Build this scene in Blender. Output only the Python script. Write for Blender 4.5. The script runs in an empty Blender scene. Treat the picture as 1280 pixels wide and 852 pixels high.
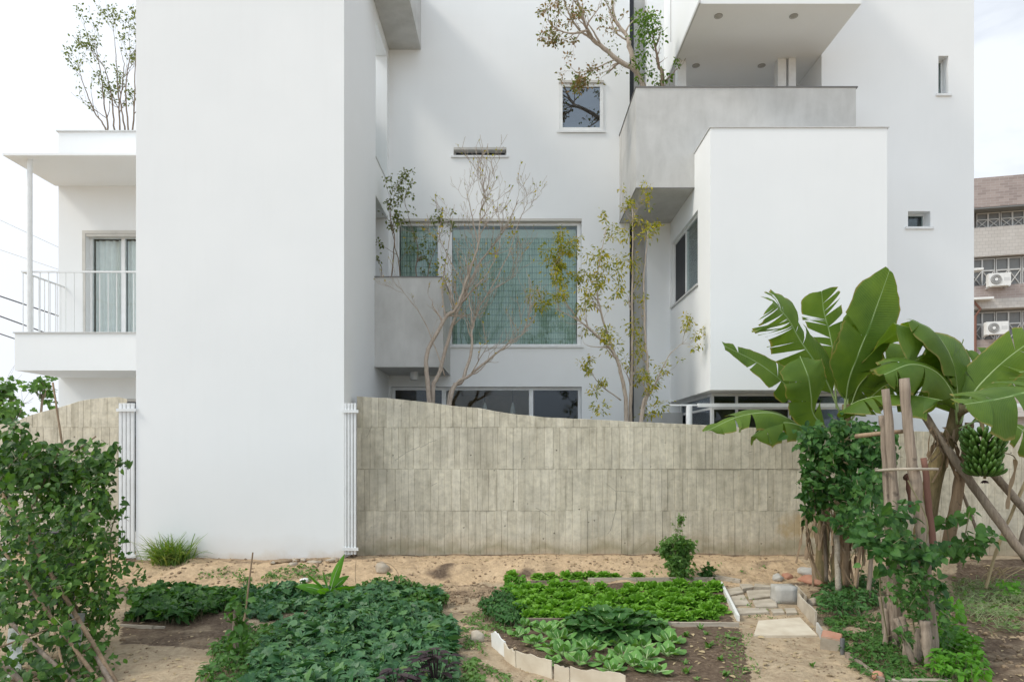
import bpy, math, random
from mathutils import Vector, noise, Matrix
V = Vector
R = math.radians
rnd = random.Random(7)
sc = bpy.context.scene
col = sc.collection
F = 853.0; EYE = 1.55; CX = 640.0; HY = 564.0

def P(px, py, Y):
    """world point seen at photo pixel (px,py) at distance Y"""
    return V(((px - CX) / F * Y, Y, EYE - (py - HY) / F * Y))
def sm(t):
    t = max(0.0, min(1.0, t)); return t * t * (3 - 2 * t)
def nz(x, y, z=0.0): return noise.noise(V((x, y, z)))

# ------------------------------------------------------------------ custom properties
def tag(o, label=None, cat=None, group=None, kind=None):
    if label: o['label'] = label
    if cat: o['category'] = cat
    if group: o['group'] = group
    if kind: o['kind'] = kind
    return o
ORG = {}
def thing(name, label, cat, loc=(0, 0, 0), group=None, rz=0.0):
    o = bpy.data.objects.new(name, None); col.objects.link(o)
    o.empty_display_size = 0.2
    o.location = loc; o.rotation_euler = (0, 0, rz)
    ORG[o.name] = V(loc)
    return tag(o, label, cat, group)

class MB:
    def __init__(s): s.v = []; s.f = []; s.m = []; s.uv = None
    def add(s, vs, fs, mi=0):
        b = len(s.v); s.v.extend(vs)
        for f in fs:
            s.f.append(tuple(i + b for i in f)); s.m.append(mi)
    def box(s, x0, x1, y0, y1, z0, z1, mi=0):
        if x0 > x1: x0, x1 = x1, x0
        if y0 > y1: y0, y1 = y1, y0
        if z0 > z1: z0, z1 = z1, z0
        vs = [(x0,y0,z0),(x1,y0,z0),(x1,y1,z0),(x0,y1,z0),(x0,y0,z1),(x1,y0,z1),(x1,y1,z1),(x0,y1,z1)]
        s.add(vs, [(0,3,2,1),(4,5,6,7),(0,1,5,4),(1,2,6,5),(2,3,7,6),(3,0,4,7)], mi)
    def tube(s, pts, rad, n=6, mi=0, cap=True, jit=0.0):
        pts = [V(p) for p in pts]
        if not isinstance(rad, (list, tuple)): rad = [rad] * len(pts)
        k = len(pts); b = len(s.v)
        u = None
        for i, p in enumerate(pts):
            t = (pts[min(i+1, k-1)] - pts[max(i-1, 0)])
            t = t.normalized() if t.length > 1e-9 else V((0,0,1))
            if u is None:
                u = t.cross(V((0,0,1)) if abs(t.z) < .9 else V((1,0,0))).normalized()
            else:
                u = (u - t * u.dot(t)); u = u.normalized() if u.length > 1e-6 else t.orthogonal().normalized()
            w = t.cross(u)
            for j in range(n):
                a = 2 * math.pi * j / n
                r = rad[i] * (1 + (rnd.uniform(-jit, jit) if jit else 0))
                q = p + (u * math.cos(a) + w * math.sin(a)) * r
                s.v.append((q.x, q.y, q.z))
        for i in range(k - 1):
            for j in range(n):
                a = b + i*n + j; c = b + i*n + (j+1) % n
                s.f.append((a, c, c + n, a + n)); s.m.append(mi)
        if cap:
            s.f.append(tuple(b + j for j in reversed(range(n)))); s.m.append(mi)
            s.f.append(tuple(b + (k-1)*n + j for j in range(n))); s.m.append(mi)
    def tmpl(s, T, pos, d, up, size, mi=0, flat=1.0):
        """leaf template T (x across, y along, z normal) placed at pos, pointing along d"""
        y = V(d).normalized(); x = y.cross(V(up))
        if x.length < 1e-4: x = y.orthogonal()
        x.normalize(); z = x.cross(y)
        b = len(s.v)
        for (a, c, e) in T[0]:
            q = pos + x * (a * size * flat) + y * (c * size) + z * (e * size)
            s.v.append((q.x, q.y, q.z))
        for f in T[1]:
            s.f.append(tuple(i + b for i in f)); s.m.append(mi)
    def blade(s, base, az, L, W, e0, e1, prof, nu=6, nv=2, cup=.25, ruf=0.0, fr=9.0, mi=0, pet=0.0, petmi=None, petr=.006, roll=0.0, twist=0.0):
        """a leaf that starts at base with elevation e0 and bends to e1; prof(t) is the half-width profile"""
        p = V(base); ph = rnd.uniform(0, 6.28); rows = []; cl = []
        side0 = V((-math.sin(az), math.cos(az), 0))
        for i in range(nu + 1):
            t = i / nu; e = e0 + (e1 - e0) * t
            d = V((math.cos(az)*math.cos(e), math.sin(az)*math.cos(e), math.sin(e)))
            if i: p = p + d * (L / nu)
            nrm = d.cross(side0) * -1
            rr = roll + twist * t
            sd = side0 * math.cos(rr) + nrm * math.sin(rr); nn = nrm * math.cos(rr) - side0 * math.sin(rr)
            cl.append(p.copy())
            tt = max(0.0, (t - pet) / (1 - pet)) if pet < 1 else 0
            w = W * prof(tt) if t >= pet - 1e-6 else 0.0
            row = []
            for j in range(-nv, nv + 1):
                a = j / nv
                o = cup * a * a * w + ruf * abs(a)**1.5 * math.sin(fr * t * 6.28 + ph + (1.7 if j > 0 else 0)) * W
                q = p + sd * (a * w) + nn * o
                row.append((q.x, q.y, q.z))
            rows.append((t, row))
        rows = [r for (t, r) in rows if t >= pet - 1e-6]
        n = 2 * nv + 1; b = len(s.v)
        for r in rows: s.v.extend(r)
        for i in range(len(rows) - 1):
            for j in range(n - 1):
                a = b + i*n + j
                s.f.append((a, a+1, a+1+n, a+n)); s.m.append(mi)
        if petmi is not None:
            k = max(2, int(len(cl) * .8))
            s.tube(cl[:k], [petr * (1 - .75 * i / k) for i in range(k)], 5, petmi)
    def build(s, name, mats, parent=None, loc=None, smooth=False, raw=False):
        me = bpy.data.meshes.new(name)
        o = bpy.data.objects.new(name, me)
        org = V((0, 0, 0))
        if parent is not None: org = ORG.get(parent.name, V((0,0,0)))
        elif loc is not None: org = V(loc); o.location = org
        if raw: org = V((0, 0, 0))
        if org.length > 0:
            me.from_pydata([(a - org.x, b - org.y, c - org.z) for (a, b, c) in s.v], [], s.f)
        else:
            me.from_pydata([tuple(q) for q in s.v], [], s.f)
        if not isinstance(mats, (list, tuple)): mats = [mats]
        for m in mats: me.materials.append(m)
        me.polygons.foreach_set('material_index', s.m)
        if smooth: me.polygons.foreach_set('use_smooth', [True] * len(me.polygons))
        me.update()
        col.objects.link(o)
        if parent is not None: o.parent = parent; ORG[o.name] = org
        else: ORG[o.name] = org
        return o

def solid(mb, name, m, label, cat, loc, group=None, smooth=False, kind=None):
    o = mb.build(name, m, None, loc, smooth); return tag(o, label, cat, group, kind)
def part(mb, name, m, parent, smooth=False, label=None, raw=False):
    o = mb.build(name, m, parent, None, smooth, raw)
    if label: o['label'] = label
    return o
def copy_tree(o, parent=None):
    c = o.copy(); col.objects.link(c)
    if parent is not None: c.parent = parent
    for ch in list(o.children): copy_tree(ch, c)
    return c
def cr(pts, n=6):
    """Catmull-Rom through pts"""
    pts = [V(p) for p in pts]
    q = [pts[0]*2 - pts[1]] + pts + [pts[-1]*2 - pts[-2]]
    out = []
    for i in range(1, len(q) - 2):
        for k in range(n):
            t = k / n; a, b, c, d = q[i-1], q[i], q[i+1], q[i+2]
            out.append(.5 * ((2*b) + (c-a)*t + (2*a-5*b+4*c-d)*t*t + (3*b-a-3*c+d)*t*t*t))
    out.append(pts[-1].copy())
    return out

# ------------------------------------------------------------------ ground height
def gz(x, y):
    k = sm((-.6 - x) / 2.2)
    yb = 8.95 - .55 * k
    h = -.25 + .25 * sm((y - yb) / (10.15 - yb))
    h += .05 * math.exp(-((x + .55)**2 / .12 + (y - 8.55)**2 / .16))
    if y < 12:
        h += .028 * nz(x*1.3, y*1.3) + .014 * nz(x*4.1, y*4.1, 3) + .006 * nz(x*11, y*11, 7)
        bk = sm((y - yb + .4) / .6) * sm((10.0 - y) / .3)
        h += (.12 * max(0, nz(x*1.7, y*2.4, 9)) + .035 * abs(nz(x*3.7, y*4.5, 19)) + .016 * nz(x*8, y*8, 29)) * bk
        h -= .02 * max(0, nz(x*5, y*5, 41) - .1) * sm((9.2 - y) / .5)
    if x > 4.0 and y < 8.6:   # furrows of the right-hand plot
        h += .03 * math.sin(y * 9.0 + .6*nz(x, y)) * sm((x - 4.0) / .4)
    return h
def G(px, py):
    dx = (px - CX) / F; dz = -(py - HY) / F
    y = 2.5
    while y < 14:
        if EYE + dz * y <= gz(dx * y, y): break
        y += .02
    return V((dx * y, y, gz(dx * y, y)))
# ------------------------------------------------------------------ materials
class NT:
    def __init__(s, name):
        s.m = bpy.data.materials.new(name); s.m.use_nodes = True
        s.t = s.m.node_tree; s.t.nodes.clear()
        s.out = s.n('ShaderNodeOutputMaterial')
    def n(s, typ, **kw):
        x = s.t.nodes.new(typ)
        for k, v in kw.items():
            if hasattr(x, k) and k not in x.inputs: setattr(x, k, v)
        return x
    def l(s, a, b): s.t.links.new(a, b)
    def coord(s, kind='Object'):
        return s.n('ShaderNodeTexCoord').outputs[kind]
    def noise(s, vec, scale, det=4, rough=.55, dist=0.0):
        x = s.n('ShaderNodeTexNoise'); x.inputs['Scale'].default_value = scale
        x.inputs['Detail'].default_value = det; x.inputs['Roughness'].default_value = rough
        x.inputs['Distortion'].default_value = dist
        if vec is not None: s.l(vec, x.inputs['Vector'])
        return x.outputs['Fac']
    def ramp(s, fac, stops):
        x = s.n('ShaderNodeValToRGB'); s.l(fac, x.inputs['Fac'])
        e = x.color_ramp.elements
        while len(e) < len(stops): e.new(.5)
        for i, (p, c) in enumerate(stops):
            e[i].position = p; e[i].color = (c[0], c[1], c[2], 1) if len(c) == 3 else c
        return x.outputs['Color']
    def mix(s, fac, a, b, mode='MIX'):
        x = s.n('ShaderNodeMix'); x.data_type = 'RGBA'; x.blend_type = mode
        for sock, val in ((x.inputs[0], fac), (x.inputs[6], a), (x.inputs[7], b)):
            if isinstance(val, bpy.types.NodeSocket): s.l(val, sock)
            elif isinstance(val, (int, float)): sock.default_value = val
            else: sock.default_value = (val[0], val[1], val[2], 1)
        return x.outputs[2]
    def math(s, op, a, b=None, clamp=False):
        x = s.n('ShaderNodeMath'); x.operation = op; x.use_clamp = clamp
        for i, val in enumerate((a, b)):
            if val is None: continue
            if isinstance(val, bpy.types.NodeSocket): s.l(val, x.inputs[i])
            else: x.inputs[i].default_value = val
        return x.outputs[0]
    def scalev(s, vec, sx, sy, sz):
        x = s.n('ShaderNodeMapping'); x.inputs['Scale'].default_value = (sx, sy, sz); s.l(vec, x.inputs['Vector'])
        return x.outputs['Vector']
    def bump(s, h, strength=.3, dist=.01, prev=None):
        x = s.n('ShaderNodeBump'); x.inputs['Strength'].default_value = strength; x.inputs['Distance'].default_value = dist
        s.l(h, x.inputs['Height'])
        if prev is not None: s.l(prev, x.inputs['Normal'])
        return x.outputs['Normal']
    def bsdf(s, colr, rough=.6, normal=None, spec=.5, metal=0.0, **kw):
        x = s.n('ShaderNodeBsdfPrincipled')
        if isinstance(colr, bpy.types.NodeSocket): s.l(colr, x.inputs['Base Color'])
        else: x.inputs['Base Color'].default_value = (colr[0], colr[1], colr[2], 1)
        if isinstance(rough, bpy.types.NodeSocket): s.l(rough, x.inputs['Roughness'])
        else: x.inputs['Roughness'].default_value = rough
        x.inputs['Specular IOR Level'].default_value = spec
        x.inputs['Metallic'].default_value = metal
        if normal is not None: s.l(normal, x.inputs['Normal'])
        return x
    def end(s, sh):
        s.l(sh, s.out.inputs['Surface']); return s.m

def m_mottle(name, a, b, scale=6, rough=.8, bscale=60, bstr=.3, bdist=.004, spec=.3, det=5):
    t = NT(name); c = t.coord()
    f = t.noise(c, scale, det)
    colr = t.ramp(f, [(.32, a), (.68, b)])
    nb = t.noise(c, bscale, 4)
    return t.end(t.bsdf(colr, rough, t.bump(nb, bstr, bdist), spec).outputs[0])

def m_plaster():
    t = NT('white_plaster'); c = t.coord()
    big = t.noise(c, .8, 4); st = t.noise(t.scalev(c, 5, 5, .35), 2.2, 4)
    c1 = t.ramp(big, [(.3, (.80, .812, .815)), (.7, (.83, .84, .842))])
    c2 = t.mix(t.math('MULTIPLY', t.ramp(st, [(.52, (0,0,0)), (.8, (1,1,1))]), .08), c1, (.72, .715, .70))
    # splashed soil staining just above the ground
    sep = t.n('ShaderNodeSeparateXYZ'); geo = t.n('ShaderNodeNewGeometry'); t.l(geo.outputs['Position'], sep.inputs[0])
    zz = t.math('ADD', sep.outputs['Z'], t.math('MULTIPLY', t.math('SUBTRACT', t.noise(c, 3.5, 5), .5), .35))
    stain = t.ramp(zz, [(.0, (1,1,1)), (.10, (.3,.3,.3)), (.34, (0,0,0))])
    c3 = t.mix(t.math('MULTIPLY', stain, .6), c2, (.60, .50, .38))
    b1 = t.bump(t.noise(c, 1.3, 3), .12, .03)
    b2 = t.bump(t.noise(c, 90, 3), .25, .0022, b1)
    return t.end(t.bsdf(c3, .85, b2, .25).outputs[0])

def m_grey():
    t = NT('trowelled_concrete'); c = t.coord()
    f = t.noise(c, 1.6, 6, .62, .6); g = t.noise(t.scalev(c, 1, 1, .3), 5, 5, .6)
    c1 = t.ramp(f, [(.28, (.45, .445, .425)), (.5, (.54, .535, .515)), (.75, (.62, .615, .595))])
    c2 = t.mix(.35, c1, t.ramp(g, [(.35, (.38, .375, .36)), (.7, (.58, .575, .56))]))
    return t.end(t.bsdf(c2, .78, t.bump(t.noise(c, 26, 5), .25, .004), .3).outputs[0])

def m_boards():
    """board-marked concrete: every board is an island of the wall's mesh with its own tone"""
    t = NT('board_marked_concrete'); c = t.coord()
    geo = t.n('ShaderNodeNewGeometry'); isl = geo.outputs['Random Per Island']
    base = t.ramp(isl, [(0, (.60, .545, .43)), (.5, (.70, .64, .51)), (1, (.80, .735, .60))])
    grain = t.noise(t.scalev(c, 26, 8, 1.3), 3, 5, .6, .4)
    c1 = t.mix(.38, base, t.ramp(grain, [(.3, (.46, .415, .325)), (.72, (.78, .71, .57))]))
    rib = t.noise(t.scalev(c, 7.5, 1, 1.1), 1.0, 4, .6, .5)
    c1 = t.mix(.6, c1, t.ramp(rib, [(.34, (.62, .61, .58)), (.5, (.9, .9, .9)), (.62, (1, 1, 1))]), 'MULTIPLY')
    mot = t.noise(c, 9, 6, .7, .3)
    c1 = t.mix(.7, c1, t.ramp(mot, [(.3, (.60, .59, .56)), (.5, (.92, .92, .91)), (.66, (1.12, 1.12, 1.1))]), 'MULTIPLY')
    blot = t.noise(c, 1.1, 6, .65, 1.0)
    c2 = t.mix(t.math('MULTIPLY', t.ramp(blot, [(.48, (0,0,0)), (.72, (1,1,1))]), .5), c1, (.36, .33, .27))
    pale = t.noise(t.scalev(c, 1, 1, 2), 1.7, 5, .6, .5)
    c2 = t.mix(t.math('MULTIPLY', t.ramp(pale, [(.58, (0,0,0)), (.75, (1,1,1))]), .6), c2, (.60, .56, .47))
    # pits and form-tie holes
    vo = t.n('ShaderNodeTexVoronoi'); vo.inputs['Scale'].default_value = 6.0; vo.inputs['Randomness'].default_value = 1
    t.l(c, vo.inputs['Vector'])
    pit = t.ramp(vo.outputs['Distance'], [(.03, (1,1,1)), (.10, (0,0,0))])
    cn = t.math('GREATER_THAN', t.noise(c, 2.3, 2), .5)
    pit = t.math('MULTIPLY', pit, cn)
    c3 = t.mix(t.math('MULTIPLY', pit, .8), c2, (.10, .095, .08))
    # cracks
    vc = t.n('ShaderNodeTexVoronoi'); vc.feature = 'DISTANCE_TO_EDGE'; vc.inputs['Scale'].default_value = 1.1
    wv = t.mix(.2, c, t.n('ShaderNodeTexNoise').outputs['Color']); t.l(wv, vc.inputs['Vector'])
    cr_ = t.ramp(vc.outputs['Distance'], [(.0, (1,1,1)), (.004, (0,0,0))])
    crm = t.math('MULTIPLY', cr_, t.math('GREATER_THAN', t.noise(c, .9, 3), .6))
    c4 = t.mix(t.math('MULTIPLY', crm, .7), c3, (.11, .10, .085))
    # rust/soil patches low down at the right-hand end
    sep = t.n('ShaderNodeSeparateXYZ'); g2 = t.n('ShaderNodeNewGeometry'); t.l(g2.outputs['Position'], sep.inputs[0])
    zz = t.math('ADD', sep.outputs['Z'], t.math('MULTIPLY', t.math('SUBTRACT', t.noise(c, 2.6, 5), .5), .5))
    low = t.ramp(zz, [(.02, (1,1,1)), (.32, (0,0,0))])
    c5 = t.mix(t.math('MULTIPLY', low, .6), c4, (.40, .30, .18))
    mos = t.ramp(t.math('ADD', zz, 0.0), [(.0, (0,0,0)), (.07, (1,1,1)), (.2, (0,0,0))])
    c5 = t.mix(t.math('MULTIPLY', mos, .35), c5, (.19, .19, .10))
    xx = t.math('SUBTRACT', sep.outputs['X'], 4.35); zc = t.math('SUBTRACT', sep.outputs['Z'], .42)
    d = t.math('ADD', t.math('MULTIPLY', xx, xx), t.math('MULTIPLY', t.math('MULTIPLY', zc, zc), 3.0))
    d = t.math('ADD', d, t.math('MULTIPLY', t.math('SUBTRACT', t.noise(c, 5, 5), .5), .5))
    ru = t.ramp(d, [(.02, (1,1,1)), (.16, (0,0,0))])
    c6 = t.mix(t.math('MULTIPLY', ru, .6), c5, (.42, .28, .11))
    b = t.bump(grain, .45, .006); b = t.bump(t.noise(c, 34, 5), .4, .005, b)
    b = t.bump(t.math('MULTIPLY', pit, -1.0), .8, .01, b)
    return t.end(t.bsdf(c6, .88, b, .2).outputs[0])

def m_plain(name, colr, rough=.5, spec=.5, metal=0.0):
    t = NT(name); c = t.coord()
    f = t.noise(c, 7, 4)
    a = tuple(x * .93 for x in colr); b = tuple(min(1, x * 1.05) for x in colr)
    return t.end(t.bsdf(t.ramp(f, [(.3, a), (.7, b)]), rough, t.bump(t.noise(c, 60, 2), .08, .002), spec, metal).outputs[0])

def m_leaf(name, cols, rough=.5, transl=.3, tint=(1.5, 1.6, .45), vein=False, spec=.22, patch=True):
    t = NT(name); geo = t.n('ShaderNodeNewGeometry'); oi = t.n('ShaderNodeObjectInfo')
    f = t.math('ADD', t.math('MULTIPLY', geo.outputs['Random Per Island'], .8), t.math('MULTIPLY', oi.outputs['Random'], .2))
    k = len(cols)
    base = t.ramp(f, [(i / max(1, k-1), c) for i, c in enumerate(cols)])
    c = t.coord()
    if patch:
        base = t.mix(t.math('MULTIPLY', t.ramp(t.noise(c, 22, 3), [(.4, (0,0,0)), (.7, (1,1,1))]), .35), base, tuple(min(1, x*1.15) for x in cols[-1]))
    nb = t.bump(t.noise(c, 70, 3), .25, .004)
    b = t.bsdf(base, rough, nb, spec)
    tr = t.n('ShaderNodeBsdfTranslucent')
    t.l(t.mix(1.0, base, tint, 'MULTIPLY'), tr.inputs['Color'])
    mx = t.n('ShaderNodeMixShader'); mx.inputs[0].default_value = transl
    t.l(b.outputs[0], mx.inputs[1]); t.l(tr.outputs[0], mx.inputs[2])
    return t.end(mx.outputs[0])

def m_banana():
    t = NT('banana_leaf_blade')
    uv = t.n('ShaderNodeUVMap'); uv.uv_map = 'UVMap'
    sep = t.n('ShaderNodeSeparateXYZ'); t.l(uv.outputs['UV'], sep.inputs[0])
    u = sep.outputs['X']; v = sep.outputs['Y']
    geo = t.n('ShaderNodeNewGeometry'); c = t.coord()
    w = t.n('ShaderNodeTexWave'); w.wave_type = 'BANDS'; w.bands_direction = 'Y'; w.inputs['Scale'].default_value = 26; w.inputs['Distortion'].default_value = .8
    t.l(uv.outputs['UV'], w.inputs['Vector'])
    base = t.ramp(t.noise(c, 3.0, 4), [(.3, (.06, .125, .018)), (.7, (.12, .20, .028))])
    base = t.mix(t.math('MULTIPLY', w.outputs['Fac'], .3), base, (.15, .235, .04))
    # pale strip beside the midrib, dry brown margin
    mid = t.ramp(u, [(.0, (1,1,1)), (.06, (0,0,0))])
    base = t.mix(t.math('MULTIPLY', mid, .6), base, (.22, .36, .12))
    ed = t.math('ADD', u, t.math('MULTIPLY', t.math('SUBTRACT', t.noise(c, 9, 4), .5), .16))
    edge = t.ramp(ed, [(.925, (0,0,0)), (1.0, (1,1,1))])
    base = t.mix(t.math('MULTIPLY', edge, .85), base, (.30, .24, .08))
    under = t.mix(.55, base, (.16, .25, .08))
    cc = t.mix(geo.outputs['Backfacing'], base, under)
    b = t.bsdf(cc, .5, t.bump(w.outputs['Fac'], .35, .006), .28)
    tr = t.n('ShaderNodeBsdfTranslucent'); t.l(t.mix(1.0, base, (2.0, 1.9, .7), 'MULTIPLY'), tr.inputs['Color'])
    mx = t.n('ShaderNodeMixShader'); mx.inputs[0].default_value = .34
    t.l(b.outputs[0], mx.inputs[1]); t.l(tr.outputs[0], mx.inputs[2])
    return t.end(mx.outputs[0])

def m_bark(name, a, b, c3, sc_=1.0):
    t = NT(name); c = t.coord()
    g = t.noise(t.scalev(c, 14*sc_, 14*sc_, 2.2*sc_), 3, 6, .6, .3)
    colr = t.ramp(g, [(.3, a), (.5, b), (.72, c3)])
    colr = t.mix(.25, colr, t.ramp(t.noise(c, 5, 4), [(.4, a), (.7, c3)]))
    return t.end(t.bsdf(colr, .85, t.bump(g, .6, .008), .2).outputs[0])

def m_ground():
    t = NT('soil'); c = t.coord()
    a1 = t.n('ShaderNodeAttribute'); a1.attribute_name = 'sand'
    a2 = t.n('ShaderNodeAttribute'); a2.attribute_name = 'dark'
    n1 = t.noise(c, 2.2, 6, .6, .4); n2 = t.noise(c, 24, 6, .7); n3 = t.noise(c, 90, 4, .6)
    dirt = t.ramp(n1, [(.3, (.40, .31, .205)), (.7, (.56, .445, .30))])
    dirt = t.mix(.5, dirt, t.ramp(n2, [(.32, (.24, .18, .12)), (.7, (.56, .445, .305))]))
    sand = t.ramp(n1, [(.3, (.50, .355, .215)), (.7, (.66, .49, .315))])
    sand = t.mix(.45, sand, t.ramp(n2, [(.34, (.34, .235, .14)), (.66, (.68, .51, .325))]))
    dk = t.ramp(n2, [(.3, (.075, .05, .035)), (.55, (.16, .115, .08)), (.8, (.30, .235, .17))])
    k1 = t.math('ADD', a1.outputs['Fac'], t.math('MULTIPLY', t.math('SUBTRACT', n1, .5), .9)); k1 = t.ramp(k1, [(.35, (0,0,0)), (.62, (1,1,1))])
    k2 = t.math('ADD', a2.outputs['Fac'], t.math('MULTIPLY', t.math('SUBTRACT', n1, .5), .9)); k2 = t.ramp(k2, [(.38, (0,0,0)), (.6, (1,1,1))])
    cc = t.mix(k1, dirt, sand)
    n5 = t.noise(c, 6.5, 6, .68, .6)
    cc = t.mix(t.math('MULTIPLY', t.ramp(n5, [(.46, (0,0,0)), (.66, (1,1,1))]), .65), cc, (.30, .215, .14))
    cc = t.mix(k2, cc, dk)
    b = t.bump(n2, .8, .03); b = t.bump(n3, .7, .008, b)
    return t.end(t.bsdf(cc, .95, b, .1).outputs[0])

def m_glass(name, tint=(.80, .86, .85), refl=.0):
    t = NT(name)
    tr = t.n('ShaderNodeBsdfTransparent'); tr.inputs['Color'].default_value = (*tint, 1)
    gl = t.n('ShaderNodeBsdfGlossy'); gl.inputs['Roughness'].default_value = .015; gl.inputs['Color'].default_value = (.9, .95, 1, 1)
    fr = t.n('ShaderNodeFresnel'); fr.inputs['IOR'].default_value = 1.5
    f = t.math('ADD', t.math('MULTIPLY', fr.outputs[0], .6), refl, True)
    mx = t.n('ShaderNodeMixShader'); t.l(f, mx.inputs[0]); t.l(tr.outputs[0], mx.inputs[1]); t.l(gl.outputs[0], mx.inputs[2])
    return t.end(mx.outputs[0])

def m_blind():
    t = NT('woven_blind'); c = t.coord()
    w = t.n('ShaderNodeTexWave'); w.bands_direction = 'X'; w.inputs['Scale'].default_value = 9; w.inputs['Distortion'].default_value = .25; w.inputs['Detail'].default_value = 2
    t.l(c, w.inputs['Vector'])
    w2 = t.n('ShaderNodeTexWave'); w2.bands_direction = 'Z'; w2.inputs['Scale'].default_value = 2.6; w2.inputs['Distortion'].default_value = .6
    t.l(c, w2.inputs['Vector'])
    base = t.ramp(w.outputs['Fac'], [(.2, (.24, .31, .28)), (.6, (.48, .56, .52)), (.95, (.66, .73, .69))])
    base = t.mix(t.math('MULTIPLY', t.ramp(w2.outputs['Fac'], [(.80, (0,0,0)), (.95, (1,1,1))]), .6), base, (.12, .18, .17))
    base = t.mix(.4, base, t.ramp(t.noise(c, 1.4, 4), [(.3, (.28, .34, .31)), (.7, (.58, .65, .61))]))
    return t.end(t.bsdf(base, .8, t.bump(w.outputs['Fac'], .5, .01), .2).outputs[0])

def m_tiles(name, c1, c2, c3, bw=.24, rh=.07):
    t = NT(name); c = t.coord()
    mp = t.n('ShaderNodeCombineXYZ'); sp = t.n('ShaderNodeSeparateXYZ'); t.l(c, sp.inputs[0])
    t.l(sp.outputs['X'], mp.inputs['X']); t.l(sp.outputs['Z'], mp.inputs['Y'])
    br = t.n('ShaderNodeTexBrick'); t.l(mp.outputs[0], br.inputs['Vector'])
    br.inputs['Scale'].default_value = 1; br.inputs['Brick Width'].default_value = bw; br.inputs['Row Height'].default_value = rh
    br.inputs['Mortar Size'].default_value = .008
    br.inputs['Color1'].default_value = (*c1, 1); br.inputs['Color2'].default_value = (*c2, 1); br.inputs['Mortar'].default_value = (*c3, 1)
    cc = t.mix(.35, br.outputs['Color'], t.ramp(t.noise(c, 1.2, 5), [(.35, c1), (.65, c2)]))
    return t.end(t.bsdf(cc, .8, None, .3).outputs[0])

def m_wood(name, a, b, axis='Z'):
    t = NT(name); c = t.coord()
    s3 = {'Z': (30, 30, 1.6), 'X': (1.6, 30, 30)}[axis]
    g = t.noise(t.scalev(c, *s3), 1.3, 6, .65, .5)
    colr = t.ramp(g, [(.32, a), (.68, b)])
    colr = t.mix(.4, colr, t.ramp(t.noise(c, 3, 5), [(.35, a), (.7, b)]))
    colr = t.mix(t.math('MULTIPLY', t.ramp(t.noise(c, 12, 4), [(.62, (0,0,0)), (.72, (1,1,1))]), .6), colr, tuple(x*.35 for x in a))
    return t.end(t.bsdf(colr, .85, t.bump(g, .9, .012), .2).outputs[0])

M = {}
M['plaster'] = m_plaster(); M['grey'] = m_grey(); M['boards'] = m_boards(); M['ground'] = m_ground()
M['white_metal'] = m_plain('white_painted_metal', (.74, .75, .75), .4)
M['frame'] = m_plain('window_frame', (.78, .79, .79), .4)
M['reveal'] = m_plain('reveal_stone', (.56, .54, .50), .7)
M['dark_metal'] = m_plain('dark_flashing', (.16, .155, .15), .5)
M['pale_metal'] = m_plain('pale_flashing', (.55, .55, .54), .45)
M['glass'] = m_glass('clear_glass', (.93, .95, .94)); M['glass_dark'] = m_glass('dark_glass', (.50, .53, .56), .01)
M['glass_green'] = m_glass('greenish_glass', (.87, .93, .90), .02)
M['glass_sky'] = m_glass('reflecting_glass', (.45, .50, .55), .13)
M['room'] = m_plain('room_paint', (.62, .50, .36), .8)
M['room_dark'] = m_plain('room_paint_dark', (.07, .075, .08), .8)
M['blind'] = m_blind()
M['curtain'] = m_plain('curtain_cloth', (.88, .89, .87), .9)
M['screen'] = m_plain('insect_screen', (.035, .038, .045), .8)
M['lamp_metal'] = m_plain('lamp_ring', (.35, .34, .32), .4)
M['brown_tile'] = m_tiles('brown_tile', (.40, .335, .31), (.27, .22, .205), (.46, .44, .42), .45, .15)
M['light_tile'] = m_tiles('pale_tile', (.52, .49, .46), (.45, .42, .39), (.26, .24, .23), .3, .2)
M['apt_dark'] = m_plain('apartment_window', (.16, .16, .155), .4)
M['apt_frame'] = m_plain('apartment_frame', (.50, .49, .47), .6)
M['ac'] = m_plain('ac_casing', (.70, .70, .68), .5)
M['ac_dark'] = m_plain('ac_grille', (.12, .12, .12), .6)
M['cable'] = m_plain('cable', (.05, .05, .05), .6)
M['palecable'] = m_plain('pale_cable', (.62, .64, .66), .6)
M['bark_pale'] = m_bark('pale_bark', (.30, .235, .185), (.46, .38, .31), (.60, .53, .45), 1.5)
M['bark_brown'] = m_bark('brown_bark', (.14, .105, .075), (.25, .19, .14), (.36, .29, .22))
M['post_wood'] = m_wood('weathered_post', (.15, .115, .085), (.40, .325, .255))
M['stick'] = m_wood('weathered_stick', (.20, .135, .085), (.40, .29, .19))
M['rust'] = m_plain('rusty_metal', (.19, .09, .065), .8)
M['board_wood'] = m_wood('bleached_board', (.30, .25, .19), (.55, .49, .40), 'X')
M['tilebeige'] = m_mottle('beige_tile', (.52, .44, .33), (.66, .59, .47), 5, .7, 40, .3, .004)
M['tilewhite'] = m_mottle('white_tile', (.66, .66, .62), (.78, .78, .75), 7, .55, 40, .2, .003)
M['slab'] = m_mottle('worn_slab', (.36, .31, .24), (.52, .46, .37), 5, .9, 30, .6, .01)
M['block'] = m_mottle('cement_block', (.36, .345, .31), (.50, .48, .44), 6, .9, 45, .6, .008)
M['brick'] = m_mottle('red_brick', (.35, .16, .10), (.47, .26, .18), 6, .9, 45, .5, .008)
M['stone'] = m_mottle('field_stone', (.30, .25, .19), (.50, .43, .34), 5, .9, 25, .7, .012)
M['clod'] = m_mottle('soil_clod', (.15, .105, .07), (.42, .31, .20), 3, .95, 40, .5, .01, .1)
M['straw'] = m_leaf('straw', [(.25, .18, .10), (.48, .38, .22)], .8, .1, (1, 1, 1))
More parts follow.
